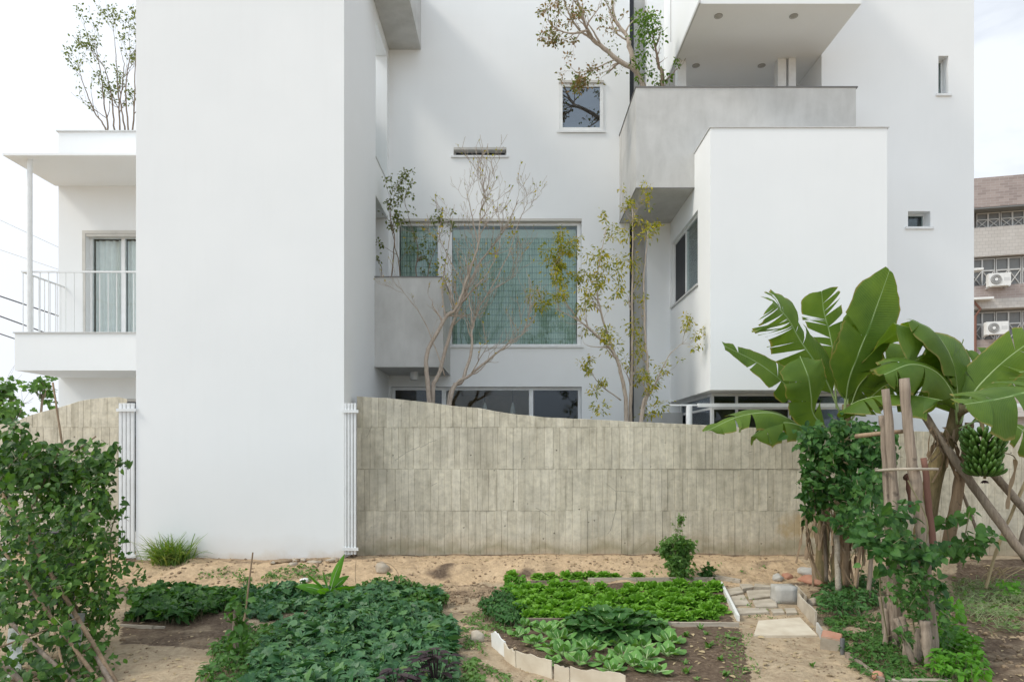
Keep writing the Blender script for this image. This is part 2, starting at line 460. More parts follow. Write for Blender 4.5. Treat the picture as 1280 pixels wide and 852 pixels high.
M['lf_lettuce'] = m_leaf('lettuce_leaf', [(.085, .21, .02), (.15, .33, .035), (.23, .44, .06)], .45, .35, (1.2, 1.3, .5))
M['lf_bok'] = m_leaf('bok_choy_leaf', [(.07, .18, .045), (.13, .29, .07), (.20, .37, .10)], .42, .22)
M['lf_cab'] = m_leaf('crinkled_leaf', [(.022, .075, .018), (.045, .125, .03), (.08, .18, .05)], .42, .2)
M['rib_pale'] = m_plain('pale_stalk', (.30, .42, .18), .5)
M['lf_potato'] = m_leaf('sweet_potato_leaf', [(.010, .040, .014), (.022, .080, .030), (.042, .125, .05), (.075, .175, .075), (.11, .22, .06)], .42, .2, spec=.32)
M['lf_potato_fresh'] = m_leaf('fresh_vine_leaf', [(.035, .10, .022), (.065, .155, .035), (.10, .21, .045)], .45, .28)
M['lf_purple'] = m_leaf('purple_leaf', [(.022, .014, .018), (.045, .028, .032), (.07, .05, .05)], .4, .1)
M['lf_vine'] = m_leaf('vine_leaf', [(.012, .045, .010), (.026, .085, .02), (.05, .13, .03), (.10, .20, .045)], .43, .28)
M['lf_vine_l'] = m_leaf('left_vine_leaf', [(.008, .030, .006), (.016, .055, .010), (.032, .09, .015), (.06, .14, .022), (.13, .24, .035)], .43, .28)
M['lf_bright'] = m_leaf('bright_leaf', [(.07, .20, .02), (.12, .30, .03)], .45, .35)
M['lf_grass'] = m_leaf('grass_blade', [(.07, .17, .03), (.16, .27, .06), (.30, .30, .10)], .55, .3)
M['lf_weed'] = m_leaf('weed_leaf', [(.06, .15, .03), (.11, .22, .05), (.19, .30, .10)], .55, .3)
M['lf_pale'] = m_leaf('pale_stalks', [(.16, .22, .08), (.28, .36, .17), (.40, .45, .26)], .6, .25)
M['lf_yellow'] = m_leaf('yellow_green_leaf', [(.10, .165, .02), (.22, .27, .022), (.44, .41, .03), (.58, .36, .035)], .5, .35, (1.3, 1.3, .5))
M['lf_olive'] = m_leaf('olive_leaf', [(.07, .10, .025), (.13, .16, .045), (.20, .22, .07)], .5, .3)
M['lf_rust'] = m_leaf('russet_leaf', [(.22, .14, .09), (.30, .17, .11), (.14, .19, .05)], .6, .25)
M['lf_tree'] = m_leaf('tree_leaf', [(.05, .11, .02), (.10, .19, .03), (.17, .26, .05)], .5, .35)
M['lf_dry'] = m_leaf('dry_banana_leaf', [(.13, .085, .055), (.24, .17, .11), (.36, .27, .18)], .8, .15, (1, .9, .8))
M['lf_back'] = m_leaf('background_leaf', [(.05, .11, .03), (.09, .18, .05), (.15, .25, .08)], .5, .35)
M['banana'] = m_banana()
M['rib'] = m_plain('banana_rib', (.30, .40, .16), .45)
M['stem_b'] = m_bark('banana_stem', (.10, .10, .045), (.20, .15, .08), (.30, .24, .13))
M['fruit'] = m_mottle('green_banana', (.045, .115, .016), (.085, .18, .028), 9, .45, 30, .1, .002, .5)
M['fruit_dark'] = m_plain('bud_purple', (.05, .02, .025), .6)
M['vine_stem'] = m_plain('vine_stem', (.19, .17, .09), .7)
M['drum'] = m_plain('navy_plastic', (.018, .02, .035), .45)
# ------------------------------------------------------------------ house
def wall_holes(mb, u0, u1, w0, w1, d0, d1, holes, axis='y', mi=0):
    """slab with rectangular openings. axis 'y': u=x, w=z, d=y; axis 'x': u=y, w=z, d=x"""
    us = sorted(set([u0, u1] + [h[0] for h in holes] + [h[1] for h in holes])); us = [u for u in us if u0 <= u <= u1]
    ws = sorted(set([w0, w1] + [h[2] for h in holes] + [h[3] for h in holes])); ws = [w for w in ws if w0 <= w <= w1]
    def solid_(i, j):
        if i < 0 or j < 0 or i >= len(us)-1 or j >= len(ws)-1: return False
        a = (us[i]+us[i+1])/2; b = (ws[j]+ws[j+1])/2
        return not any(h[0] < a < h[1] and h[2] < b < h[3] for h in holes)
    def pt(u, w, d): return (u, d, w) if axis == 'y' else (d, u, w)
    def q(a, b, c, d): mb.add([a, b, c, d], [(0, 1, 2, 3)], mi)
    for i in range(len(us)-1):
        for j in range(len(ws)-1):
            if not solid_(i, j): continue
            a, b, c, d = us[i], us[i+1], ws[j], ws[j+1]
            q(pt(a,c,d0), pt(b,c,d0), pt(b,d,d0), pt(a,d,d0))
            q(pt(b,c,d1), pt(a,c,d1), pt(a,d,d1), pt(b,d,d1))
            if not solid_(i-1, j): q(pt(a,c,d1), pt(a,c,d0), pt(a,d,d0), pt(a,d,d1))
            if not solid_(i+1, j): q(pt(b,c,d0), pt(b,c,d1), pt(b,d,d1), pt(b,d,d0))
            if not solid_(i, j-1): q(pt(a,c,d1), pt(b,c,d1), pt(b,c,d0), pt(a,c,d0))
            if not solid_(i, j+1): q(pt(a,d,d0), pt(b,d,d0), pt(b,d,d1), pt(a,d,d1))

YB = 13.5
def bx(px, Y=YB): return (px - CX) / F * Y
def bz(py, Y=YB): return EYE - (py - HY) / F * Y
H = thing('house', 'white modern house of plastered blocks with concrete balconies', 'house', (0, YB, 0))

# tower -------------------------------------------------------------
TX0, TX1, TY = -5.455, -2.437, 9.9
mb = MB()
mb.box(TX0, TX1 - .16, TY, 15.0, -.35, 13)
op_lo = (12.2, 13.42, 3.3, 6.13); op_hi = (12.2, 13.3, 6.80, 9.25); op_door = (11.75, 13.1, -.3, 2.33)
wall_holes(mb, TY, YB, -.35, 13, TX1 - .9, TX1, [op_lo, op_hi, op_door], 'x')
for f in range(1):
    pass
# replace the solid core by one that leaves room for the recesses
mb = MB()
mb.box(TX0, TX1 - .90, TY + .2, 15.0, -.35, 8.7)  # unseen tower top cut low so more sky light reaches the courtyard
wall_holes(mb, TY + .2, YB, -.35, 8.7, TX1 - .90 + .002, TX1, [op_lo, op_hi, op_door], 'x')
wall_holes(mb, 10.5, YB, 8.7, 10.8, TX1 - .25, TX1, [(12.2, 13.3, 8.7, 9.25)], 'x')
mb.box(TX0, TX1, TY, TY + .2, -.35, 8.7)
part(mb, 'tower', M['plaster'], H)
mb = MB(); mb.box(TX1 - .35, TX1 - .33, 12.25, 13.28, 6.8, 7.75)
part(mb, 'glass_balustrade', M['glass_green'], H)
mb = MB(); mb.box(TX1 - .30, TX1 + .012, 12.19, 13.31, 6.802, 6.822)
part(mb, 'coping', M['pale_metal'], H)
mb = MB(); wall_holes(mb, 11.75, 13.1, 0, 2.33, TX1 - .11, TX1 - .05, [(11.82, 12.4, .06, 2.24), (12.46, 13.03, .06, 2.24)], 'x')
fr = part(mb, 'door', M['frame'], H)
mb = MB(); mb.box(TX1 - .085, TX1 - .075, 11.8, 13.05, .05, 2.26); part(mb, 'pane', M['glass_dark'], fr)
mb = MB(); mb.box(TX1 - .6, TX1 + .0, 11.62, 13.2, 2.36, 2.40); 
mb.box(TX1 + .002, TX1 + .05, 11.66, 13.2, 2.36, 2.41)
part(mb, 'lintel', M['dark_metal'], H)

# back wall -----------------------------------------------------------
def window(x0, x1, z0, z1, Y, rec, fw, splits=(), pane='glass', room=None, sill=True, head=True, roomd=1.6, rz=None, nameit='window', fthk=.06):
    """window frame set back by rec in an opening of the wall whose face stands at Y"""
    m = MB()
    holes = []; xs = [x0] + list(splits) + [x1]
    for a, b in zip(xs[:-1], xs[1:]): holes.append((a + fw, b - fw * (.4 if b != x1 else 1), z0 + fw, z1 - fw))
    wall_holes(m, x0 + .002, x1 - .002, z0 + .002, z1 - .002, Y + rec, Y + rec + fthk, holes)
    f = part(m, nameit, M['frame'], H)
    for i, (a, b, c, d) in enumerate(holes):
        p = pane[i] if isinstance(pane, (list, tuple)) else pane
        m = MB(); m.box(a - .01, b + .01, Y + rec + .025, Y + rec + .033, c - .01, d + .01); part(m, 'pane', M[p], f)
    if sill:
        m = MB(); m.box(x0 - .05, x1 + .05, Y - .03, Y + rec, z0 - .035, z0 + .004); part(m, 'sill', M['white_metal'], f)
    if head:
        m = MB(); m.box(x0 + .003, x1 - .003, Y - .004, Y + rec - .002, z1 - .05, z1 - .003); part(m, 'head_reveal', M['reveal'], f)
    if room:
        m = MB(); e = .1
        xa, xb, za, zb = (x0 - e, x1 + e, z0 - e, z1 + e) if rz is None else rz
        ya = Y + .26; yb = ya + roomd
        vs = [(xa,ya,za),(xb,ya,za),(xb,ya,zb),(xa,ya,zb),(xa,yb,za),(xb,yb,za),(xb,yb,zb),(xa,yb,zb)]
        m.add(vs, [(4,5,6,7),(0,1,5,4),(3,7,6,2),(0,4,7,3),(1,2,6,5)])
        part(m, 'room_interior', M[room], H)
    return f
big = (bx(496), bx(727), bz(432), bz(273))
low = (bx(489), bx(727), bz(600), bz(483))
sq = (bx(699), bx(754), bz(164), bz(105))
slit = (bx(567), bx(633), bz(195), bz(184))
RX0, RX1 = bx(787), bx(809)
mb = MB()
wall_holes(mb, TX1 - .95, RX0, -.35, 10.9, YB, YB + .25, [big, (low[0], low[1], -.3, low[3]), sq, slit])
part(mb, 'wall', M['plaster'], H)
# big window: left light, white pier, right light behind a woven blind
m = MB(); zt = bz(280)
wall_holes(m, big[0] + .002, big[1] - .002, big[2] + .002, big[3] - .052, YB + .10, YB + .17,
           [(bx(498), bx(546.5), big[2] + .05, zt), (bx(564.5), bx(722), bz(429), zt)])
f = part(m, 'window', M['frame'], H)
for a, b in ((498, 546.5), (564.5, 722)):
    m = MB(); m.box(bx(a) - .01, bx(b) + .01, YB + .13, YB + .138, big[2] + .03, zt + .01); part(m, 'pane', M['glass_green'], f)
m = MB(); m.box(big[0] + .003, big[1] - .003, YB - .004, YB + .16, big[3] - .05, big[3] - .003); part(m, 'head_reveal', M['reveal'], f)
m = MB(); m.box(bx(562), big[1] + .04, YB - .03, YB + .10, big[2] - .04, big[2] + .004); part(m, 'sill', M['white_metal'], f)
m = MB()
for (a, b) in ((499, 546), (565, 721)):
    xa, xb = bx(a), bx(b); n = int((xb - xa) / .022); v = []; fc = []
    for i in range(n + 1):
        x = xa + (xb - xa) * i / n; y = YB + .22 + .008 * math.sin(i * 1.9) + .004 * math.sin(i * .37)
        v += [(x, y, big[2] + .03), (x, y, zt + .02 if a == 499 else bz(293))]
        if i: fc.append((2*i-2, 2*i, 2*i+1, 2*i-1))
    m.add(v, fc)
part(m, 'blind', M['blind'], f)
m = MB(); m.box(bx(565), bx(721), YB + .20, YB + .23, bz(293) - .01, bz(283)); part(m, 'blind_rail', M['pale_metal'], f)
m = MB(); xa, xb, za, zb = big[0], big[1], big[2], big[3]; ya = YB + .28; yb = YB + 2.2
m.add([(xa,ya,za),(xb,ya,za),(xb,ya,zb),(xa,ya,zb),(xa,yb,za),(xb,yb,za),(xb,yb,zb),(xa,yb,zb)], [(4,5,6,7),(0,1,5,4),(3,7,6,2),(0,4,7,3),(1,2,6,5)])
part(m, 'room_interior', M['curtain'], H)
window(low[0], low[1], -.3, low[3], YB, .12, .06, (bx(553), bx(663)), ('glass_dark', 'glass', 'glass_dark'), 'room', False, False, 3.2)
window(sq[0], sq[1], sq[2], sq[3], YB, -.02, .065, (), 'glass_sky', 'room_dark', True, False)
m = MB(); m.box(sq[0] - .01, sq[1] + .01, YB - .05, YB - .001, sq[3], sq[3] + .05); part(m, 'lintel', M['reveal'], H)
window(slit[0], slit[1], slit[2], slit[3], YB, .16, .03, (), 'glass_sky', 'curtain')
# insect screens of the sliding windows
m = MB(); m.box(bx(669), bx(721), YB + .16, YB + .164, .1, low[3] - .06); part(m, 'insect_screen', M['screen'], H)

# recess strip right of the back wall ------------------------------------
mb = MB(); mb.box(RX0 - .25, RX1 + .25, YB + .33, YB + .45, -.35, 10.9); part(mb, 'recess_back', M['grey'], H)
mb = MB(); mb.box(RX0 - .1, RX0 + .135, YB + .29, YB + .325, .0, 10.8); part(mb, 'window', M['screen'], H)
mb = MB()
wall_holes(mb, RX1, 6.2, -.35, 10.9, YB, YB + .25, [(3.43, 5.578, 7.0, 9.2)]); part(mb, 'wall', M['plaster'], H)
# loggia behind the upper concrete balcony
mb = MB()
mb.box(3.0, 6.0, 14.2, 14.35, 6.9, 9.3)
mb.box(3.2, 3.428, YB + .251, 14.2, 6.9, 9.3)
part(mb, 'loggia_wall', M['plaster'], H)
# right-hand wall ---------------------------------------------------------
YR = 12.3; SX = 5.58
w1 = (bx(1173, YR), bx(1185.5, YR), bz(118, YR), bz(70, YR)); w2 = (bx(1135, YR), bx(1163, YR), bz(284, YR), bz(264, YR))
mb = MB(); wall_holes(mb, SX, bx(1217.5, YR), -.35, 10.4, YR, YR + .24, [w1, w2])
mb.box(SX, SX + .2, YR + .241, 14.2, -.35, 10.4); mb.box(bx(1217.5, YR) - .24, bx(1217.5, YR), YR + .241, 20, -.35, 10.4)
part(mb, 'wall', M['plaster'], H)
for w in (w1, w2):
    window(w[0], w[1], w[2], w[3], YR, .17, .025, (), 'glass_green', 'room_dark', True, False)
# upper storey with downlights
UX0 = 3.01
mb = MB(); mb.box(UX0, SX, 10.9, 14.2, 8.695, 10.6); part(mb, 'upper_storey', M['plaster'], H)
mb = MB(); mb.box(UX0 - .03, UX0 - .001, 10.88, 13.49, 8.695, 8.75); part(mb, 'drip_edge', M['pale_metal'], H)
mb = MB(); mb.box(UX0 - .012, UX0 - .001, 11.4, 11.43, 9.3, 10.5); mb.box(UX0 - .012, UX0 - .001, 12.9, 12.93, 9.3, 10.5); part(mb, 'window_frame', M['pale_metal'], H)
for (px, py) in ((898, 20), (992, 20), (870, 82), (952, 82)):
    Y = 7.145 * F / (HY - py); x = (px - CX) / F * Y
    m = MB(); n = 16
    for r0, r1, za, zb, mi in ((.055, .07, 8.694, 8.690, 0),):
        v = []; fc = []
        for j in range(n):
            a = 2*math.pi*j/n; v += [(x + r0*math.cos(a), Y + r0*math.sin(a), 8.686), (x + r1*math.cos(a), Y + r1*math.sin(a), 8.686), (x + r1*math.cos(a), Y + r1*math.sin(a), 8.694)]
        for j in range(n):
            k = (j+1) % n; fc += [(3*j, 3*k, 3*k+1, 3*j+1), (3*j+1, 3*k+1, 3*k+2, 3*j+2)]
        m.add(v, fc, 0)
    d = part(m, 'downlight', M['lamp_metal'], H)
    m = MB(); m.tube([(x, Y, 8.6945), (x, Y, 8.688)], .052, 16); part(m, 'lens', M['block'], d)
mb = MB(); mb.box(4.84, 4.99, 12.42, 12.60, 6.25, 8.694); part(mb, 'column', M['white_metal'], H)
mb = MB(); mb.box(5.03, 5.16, 12.40, 12.5, 6.25, 8.694); part(mb, 'column', M['white_metal'], H)
mb = MB(); mb.box(3.03, 3.19, 12.5, 12.66, 6.25, 8.694); part(mb, 'column', M['white_metal'], H)

# upper concrete balcony -----------------------------------------------------
mb = MB(); x0, x1, y0, z0, z1 = 2.126, 5.897, 11.7, 6.06, 7.78
mb.box(x0, x1, y0, y0 + .15, z0, z1); mb.box(x0, x0 + .15, y0 + .15, YB, z0, z1); mb.box(x1 - .15, x1, y0 + .15, YR, z0, z1)
mb.box(x0 + .15, x1 - .15, y0 + .15, YB, z0, z0 + .18)
b = part(mb, 'balcony', M['grey'], H)
mb = MB(); mb.box(x0 - .012, x1 + .03, y0 - .012, y0 + .17, z1, z1 + .022); mb.box(x0 - .012, x0 + .17, y0 + .17, YB - .002, z1, z1 + .022)
part(mb, 'coping', M['dark_metal'], b)
mb = MB(); mb.box(x0 - .004, x1 + .004, y0 - .004, y0 + .006, z0 - .004, z0 + .012); mb.box(x0 - .004, x0 + .008, y0 + .006, YB, z0 - .004, z0 + .012); part(mb, 'drip_edge', M['dark_metal'], b)
# upper left concrete box
mb = MB(); mb.box(TX1 + .002, -1.80, 11.4, YB, 9.49, 10.6); part(mb, 'balcony', M['grey'], H)
# left concrete balcony
mb = MB(); x0, x1, y0, z0, z1 = TX1 - .03, -1.219, 12.09, 3.045, 4.63
mb.box(x0, x1, y0, y0 + .13, z0, z1); mb.box(x1 - .13, x1, y0 + .13, YB, z0, z1); mb.box(TX1 + .003, x1 - .13, y0 + .13, YB, z0, z0 + .16)
b = part(mb, 'balcony', M['grey'], H)
mb = MB(); mb.box(x0 - .01, x1 + .012, y0 - .012, y0 + .15, z1, z1 + .02); mb.box(x1 - .15, x1 + .012, y0 + .15, YB - .03, z1, z1 + .02)
part(mb, 'coping', M['dark_metal'], b)
mb = MB(); mb.tube([(-1.84, 12.85, 3.044), (-1.84, 12.85, 2.90)], .075, 20); part(mb, 'ceiling_lamp', M['white_metal'], H)

# white box on the right --------------------------------------------------------
bxx0, bxx1, by0, bz0, bz1 = 3.13, 5.92, 10.77, 2.52, 6.65
wn = (11.5, 13.38, 4.37, 5.62)
mb = MB()
wall_holes(mb, by0 + .2, YB, bz0, bz1, bxx0, bxx0 + .25, [wn], 'x')
mb.box(bxx0, bxx1, by0, by0 + .2, bz0, bz1); mb.box(bxx1 - .2, bxx1, by0 + .2, YR, bz0, bz1)
mb.box(bxx0 + .25, bxx1 - .2, by0 + .2, YB, bz0, bz0 + .2); mb.box(bxx0 + .25, bxx1 - .2, by0 + .2, YB, bz1 - .2, bz1 - .02)
part(mb, 'upper_room', M['plaster'], H)
mb = MB(); mb.box(bxx0 - .015, bxx1 + .03, by0 - .015, by0 + .22, bz1, bz1 + .02); mb.box(bxx0 - .015, bxx0 + .22, by0 + .22, 11.69, bz1, bz1 + .02); part(mb, 'coping', M['pale_metal'], H)
mb = MB(); ym = 12.5
wall_holes(mb, wn[0] + .002, wn[1] - .002, wn[2] + .002, wn[3] - .002, bxx0 + .05, bxx0 + .11, [(wn[0] + .045, ym - .02, wn[2] + .045, wn[3] - .045), (ym + .02, wn[1] - .045, wn[2] + .045, wn[3] - .045)], 'x')
f = part(mb, 'window', M['frame'], H)
mb = MB(); mb.box(bxx0 + .07, bxx0 + .078, wn[0] + .03, ym - .01, wn[2] + .03, wn[3] - .03); part(mb, 'pane', M['glass_green'], f)
mb = MB(); mb.box(bxx0 + .07, bxx0 + .078, ym + .01, wn[1] - .03, wn[2] + .03, wn[3] - .03); part(mb, 'insect_screen', M['screen'], f)
mb = MB(); mb.box(bxx0 - .03, bxx0 + .05, wn[0] - .03, wn[1] + .03, wn[2] - .03, wn[2] + .004); part(mb, 'sill', M['pale_metal'], f)
m = MB(); xa, xb, ya, yb, za, zb = bxx0 + .26, bxx0 + 1.6, wn[0] - .1, wn[1] + .05, wn[2] - .1, wn[3] + .1
m.add([(xa,ya,za),(xb,ya,za),(xb,yb,za),(xa,yb,za),(xa,ya,zb),(xb,ya,zb),(xb,yb,zb),(xa,yb,zb)], [(0,1,2,3),(4,7,6,5),(0,4,5,1),(1,5,6,2),(2,6,7,3)])
part(m, 'room_interior', M['room_dark'], H)
# glazed ground floor below it
gx0, gx1, gy0 = 3.32, 5.60, 11.35
mb = MB()
wall_holes(mb, gx0, gx1, .0, bz0 - .003, gy0, gy0 + .06, [(gx0 + .04, 3.72, .1, 2.25), (gx0 + .04, 3.72, 2.29, 2.47), (3.76, 4.6, .1, 2.25), (3.76, 4.6, 2.29, 2.47), (4.64, gx1 - .04, .1, 2.25), (4.64, gx1 - .04, 2.29, 2.47)])
f = part(mb, 'window', M['frame'], H)
mb = MB(); mb.box(gx0 + .02, gx1 - .02, gy0 + .025, gy0 + .032, .05, 2.48); part(mb, 'pane', M['glass_dark'], f)
mb = MB(); wall_holes(mb, gy0 + .061, 13.49, 0, bz0 - .003, gx0, gx0 + .05, [(gy0 + .1, 13.4, .1, 2.25), (gy0 + .1, 13.4, 2.29, 2.47)], 'x')
f = part(mb, 'window', M['frame'], H)
mb = MB(); mb.box(gx0 + .02, gx0 + .027, gy0 + .08, 13.42, .05, 2.48); part(mb, 'pane', M['glass_dark'], f)
mb = MB(); mb.box(gx0 + .4, gx1, 12.8, 12.9, 0, 2.5); part(mb, 'room_interior', M['room'], H)
mb = MB(); mb.box(gx1, 8.3, gy0 + .3, gy0 + .42, -.3, 2.2); part(mb, 'low_wall', M['plaster'], H)
mb = MB(); mb.box(3.0, 8.2, 10.98, 11.06, 2.265, 2.325); mb.box(2.55, 3.0, 11.0, 11.04, 2.285, 2.31)
mb.tube([(2.86, 11.02, 0), (2.86, 11.02, 2.284)], .05, 14); mb.tube([(7.2, 11.02, 0), (7.2, 11.02, 2.264)], .05, 14)
part(mb, 'canopy_frame', M['white_metal'], H)
mb = MB(); mb.box(2.62, 3.3, 13.2, 13.48, 0, 2.3); part(mb, 'low_wall', M['grey'], H)

# left wing ------------------------------------------------------------------------
WY = 13.0; wx0 = -8.64
dr = (bx(107, WY), -5.9 , 3.63, bz(292, WY)); dr2 = (bx(120, WY), -5.7, -.3, 2.55)
mb = MB(); wall_holes(mb, wx0, TX0 + .0, -.35, 7.63, WY, WY + .22, [dr, dr2])
mb.box(wx0, wx0 + .22, WY + .221, 18, -.35, 7.63); mb.box(wx0 + .22, TX0, WY + .221, 18, 7.1, 7.3)
part(mb, 'wing', M['plaster'], H)
mb = MB(); mb.box(wx0 - .03, TX0, WY - .03, WY + .25, 7.63, 7.652); mb.box(wx0 - .03, wx0 + .25, WY + .25, 18, 7.63, 7.652); part(mb, 'coping', M['pale_metal'], H)
mb = MB(); z = 6.60
mb.add([(-8.70,11.65,z+.0),(TX0,11.65,z),(TX0,WY,z),(-8.70,WY,z),(-8.70,11.65,z+.035),(TX0,11.65,z+.035),(TX0,WY,z+.07),(-8.70,WY,z+.07)], [(0,3,2,1),(4,5,6,7),(0,1,5,4),(1,2,6,5),(2,3,7,6),(3,0,4,7)])
part(mb, 'canopy', M['plaster'], H)
mb = MB(); mb.tube([(-8.36, 11.83, 3.6), (-8.36, 11.83, 6.61)], .042, 16); part(mb, 'column', M['white_metal'], H)
mb = MB(); mb.box(-8.60, TX0, 11.8, WY, 2.95, 3.59)
b = part(mb, 'balcony', M['plaster'], H)
mb = MB(); mb.box(-8.62, TX0, 11.78, WY, 3.591, 3.612); part(mb, 'coping', M['pale_metal'], b)
mb = MB()
mb.box(-8.52, TX0, 11.84, 11.87, 4.655, 4.68); mb.box(-8.52, -8.495, 11.87, WY, 4.655, 4.68)
x = -8.50; i = 0
while x < TX0:
    mb.box(x, x + .011, 11.85, 11.861, 3.61, 4.655); x += .148; i += 1
y = 11.97
while y < WY:
    mb.box(-8.513, -8.502, y, y + .011, 3.61, 4.655); y += .148
part(mb, 'railing', M['white_metal'], b)
f = window(dr[0], dr[1], dr[2], dr[3], WY, .13, .05, (bx(148, WY), ), 'glass', 'room', False, True, 2.0, None, 'sliding_door')
mb = MB(); wall_holes(mb, dr[0] - .06, dr[1], dr[2], dr[3] + .06, WY - .012, WY - .001, [(dr[0], dr[1], dr[2], dr[3])]); part(mb, 'door_surround', M['reveal'], f)
window(dr2[0], dr2[1], dr2[2], dr2[3], WY, .1, .05, (), 'glass_dark', 'room_dark', False, True)

# curtains and lamps behind the glass are things of their own -----------------------
def curtain(x0, x1, z0, z1, Y, label):
    m = MB(); n = int((x1 - x0) / .015); v = []; fc = []
    for i in range(n + 1):
        x = x0 + (x1 - x0) * i / n; y = Y + .025 * math.sin(i * .75) + .01 * math.sin(i * .31)
        v += [(x, y, z0), (x, y * 1 + .01 * math.sin(i), z1)]
        if i: fc.append((2*i-2, 2*i, 2*i+1, 2*i-1))
    m.add(v, fc)
    solid(m, 'curtain', M['curtain'], label, 'curtain', (x0, Y, z0), None, True)
curtain(dr[0] + .05, bx(143, WY), dr[2] + .05, dr[3] - .06, WY + .24, 'pale gathered curtain in the left half of the balcony door')
curtain(bx(151, WY), dr[1], dr[2] + .05, dr[3] - .06, WY + .24, 'pale gathered curtain beside the white tower in the balcony door')
for px, lab in ((606, 'left'), (641, 'right')):
    x = bx(px, 14.6); t = thing('pendant_lamp', '%s one of the two small pale glass pendants hanging in the dark ground floor room' % lab, 'pendant lamp', (x, 14.6, 2.2), 'pendant lamps in the ground floor room')
    m = MB(); m.tube([(x, 14.6, 2.95), (x, 14.6, 2.60)], .006, 6); part(m, 'cord', M['cable'], t)
    m = MB(); m.tube([(x, 14.6, 2.60), (x, 14.6, 2.56), (x, 14.6, 2.48), (x, 14.6, 2.38), (x, 14.6, 2.34)], [.015, .03, .05, .06, .035], 14); part(m, 'lamp_shade', M['curtain'], t, True)

# ------------------------------------------------------------------ retaining walls
def prof(pts, x):
    if x <= pts[0][0]: return pts[0][1]
    for (a, b), (c, d) in zip(pts[:-1], pts[1:]):
        if x <= c: return b + (d - b) * (x - a) / (c - a)
    return pts[-1][1]
YW = 10.3
def board_wall(name, xa, xb, pr, label, seed, lifts, pier=None):
    r = random.Random(seed); m = MB()
    def top(x): return prof(pr, x) + .009 * nz(x * 3.0, seed) + .006 * nz(x * 17.0, seed)
    for k in range(len(lifts)):
        z0 = lifts[k]; z1 = lifts[k+1] if k + 1 < len(lifts) else 9
        x = xa; off = r.uniform(-.0015, .0015); blk = 0
        while x < xb - 1e-6:
            w = r.choice((.075, .09, .10, .115, .125, .13)); x2 = min(x + w, xb)
            if xb - x2 < .05: x2 = xb
            if r.random() < .07: off = r.uniform(-.0045, .003)
            y = YW + off + r.uniform(-.003, .003)
            g = .0008
            ta, tb = min(z1, top(x)) - g, min(z1, top(x2)) - g
            tilt = r.uniform(-.002, .002)
            if min(ta, tb) > z0 + .01:
                zb = z0 + g; s = .0045 if r.random() < .6 else .002
                xs0, xs1 = x + g, x2 - g
                m.add([(xs0, y + s, zb), (xs0 + s, y, zb + s), (xs1 - s, y + tilt, zb + s), (xs1, y + s, zb),
                       (xs0, y + s, ta), (xs0 + s, y, ta - s), (xs1 - s, y + tilt, tb - s), (xs1, y + s, tb),
                       (xs0, YW + .02, zb), (xs1, YW + .02, zb), (xs0, YW + .02, ta), (xs1, YW + .02, tb)],
                      [(1, 2, 6, 5), (0, 1, 5, 4), (2, 3, 7, 6), (0, 3, 2, 1), (5, 6, 7, 4), (8, 0, 4, 10), (3, 9, 11, 7), (4, 7, 11, 10)], 0)
            x = x2
    n = int((xb - xa) / .08); v = []; fc = []
    for i in range(n + 1):
        x = xa + (xb - xa) * i / n; t = top(x) - .002
        v += [(x, YW + .018, -.5), (x, YW + .018, t), (x, YW + .23, t - .012), (x, YW + .23, -.5)]
        if i:
            for q in range(3):
                a = 4*(i-1) + q; fc.append((a, a+1, a+5, a+4))
    fc.append((0, 1, 2, 3)[::-1]); a = 4*n; fc.append((a, a+1, a+2, a+3))
    m.add(v, fc, 0)
    o = solid(m, name, M['boards'], label, 'wall', ((xa + xb) / 2, YW, 0))
    return o
def pw(px, py): return ((px - CX) / F * YW, EYE - (py - HY) / F * YW)
prR = [pw(445, 495), pw(480, 497), pw(515, 500), pw(550, 505), pw(600, 510), pw(640, 517), pw(680, 521), pw(740, 524), pw(800, 527), pw(880, 531), pw(960, 535), pw(1100, 538), pw(1280, 541), (12, EYE - (545 - HY) / F * YW)]
lifts = [-.4, EYE - (638 - HY) / F * YW, EYE - (586 - HY) / F * YW, EYE - (534 - HY) / F * YW]
board_wall('concrete_wall', pw(446, 0)[0], 11.5, prR, 'long board marked concrete garden wall sloping down right of the white tower', 3, lifts)
prL = [(-12, pw(0, 531)[1] - .25), pw(0, 530), pw(20, 526), pw(40, 518), pw(65, 511), pw(90, 504), pw(110, 499), pw(130, 496), pw(149, 496)]
board_wall('concrete_wall', -12, pw(148, 0)[0], prL, 'board marked concrete garden wall behind the vine trellis left of the tower', 11, lifts)

def slat_gate(x0, x1, zt, zb, n, zb1, zb2, label, YW=9.94):
    t = thing('slat_gate', label, 'gate', ((x0 + x1) / 2, YW - .02, 0), 'white slat gates beside the tower')
    w = (x1 - x0) / n
    for i in range(n):
        a = x0 + w * i
        m = MB(); m.box(a + w*.08, a + w*.80, YW - .06, YW - .02, zb, zt); part(m, 'slat', M['white_metal'], t)
    for z in (zb1, zb2):
        m = MB(); m.box(x0 - .02, x1 + .03, YW - .085, YW - .061, z - .022, z + .022); part(m, 'rail', M['white_metal'], t)
slat_gate((430.5-640)/F*9.9, (446-640)/F*9.9, 2.25, .06, 4, 2.13, .14, 'narrow white slat gate between the tower and the long concrete wall')
slat_gate((149-640)/F*9.9, (169-640)/F*9.9, 2.25, .0, 4, 2.15, .04, 'narrow white slat gate left of the tower by the vines')

mb = MB(); mb.box(-14, 9.5, 10.56, 19, -.3, .02); o = mb.build('courtyard_bounce_floor', m_mottle('pale_bounce_floor', (.50, .49, .47), (.60, .59, .57), 3, .8)); tag(o, kind='structure')  # pale floor added out of view to bounce light onto the house walls
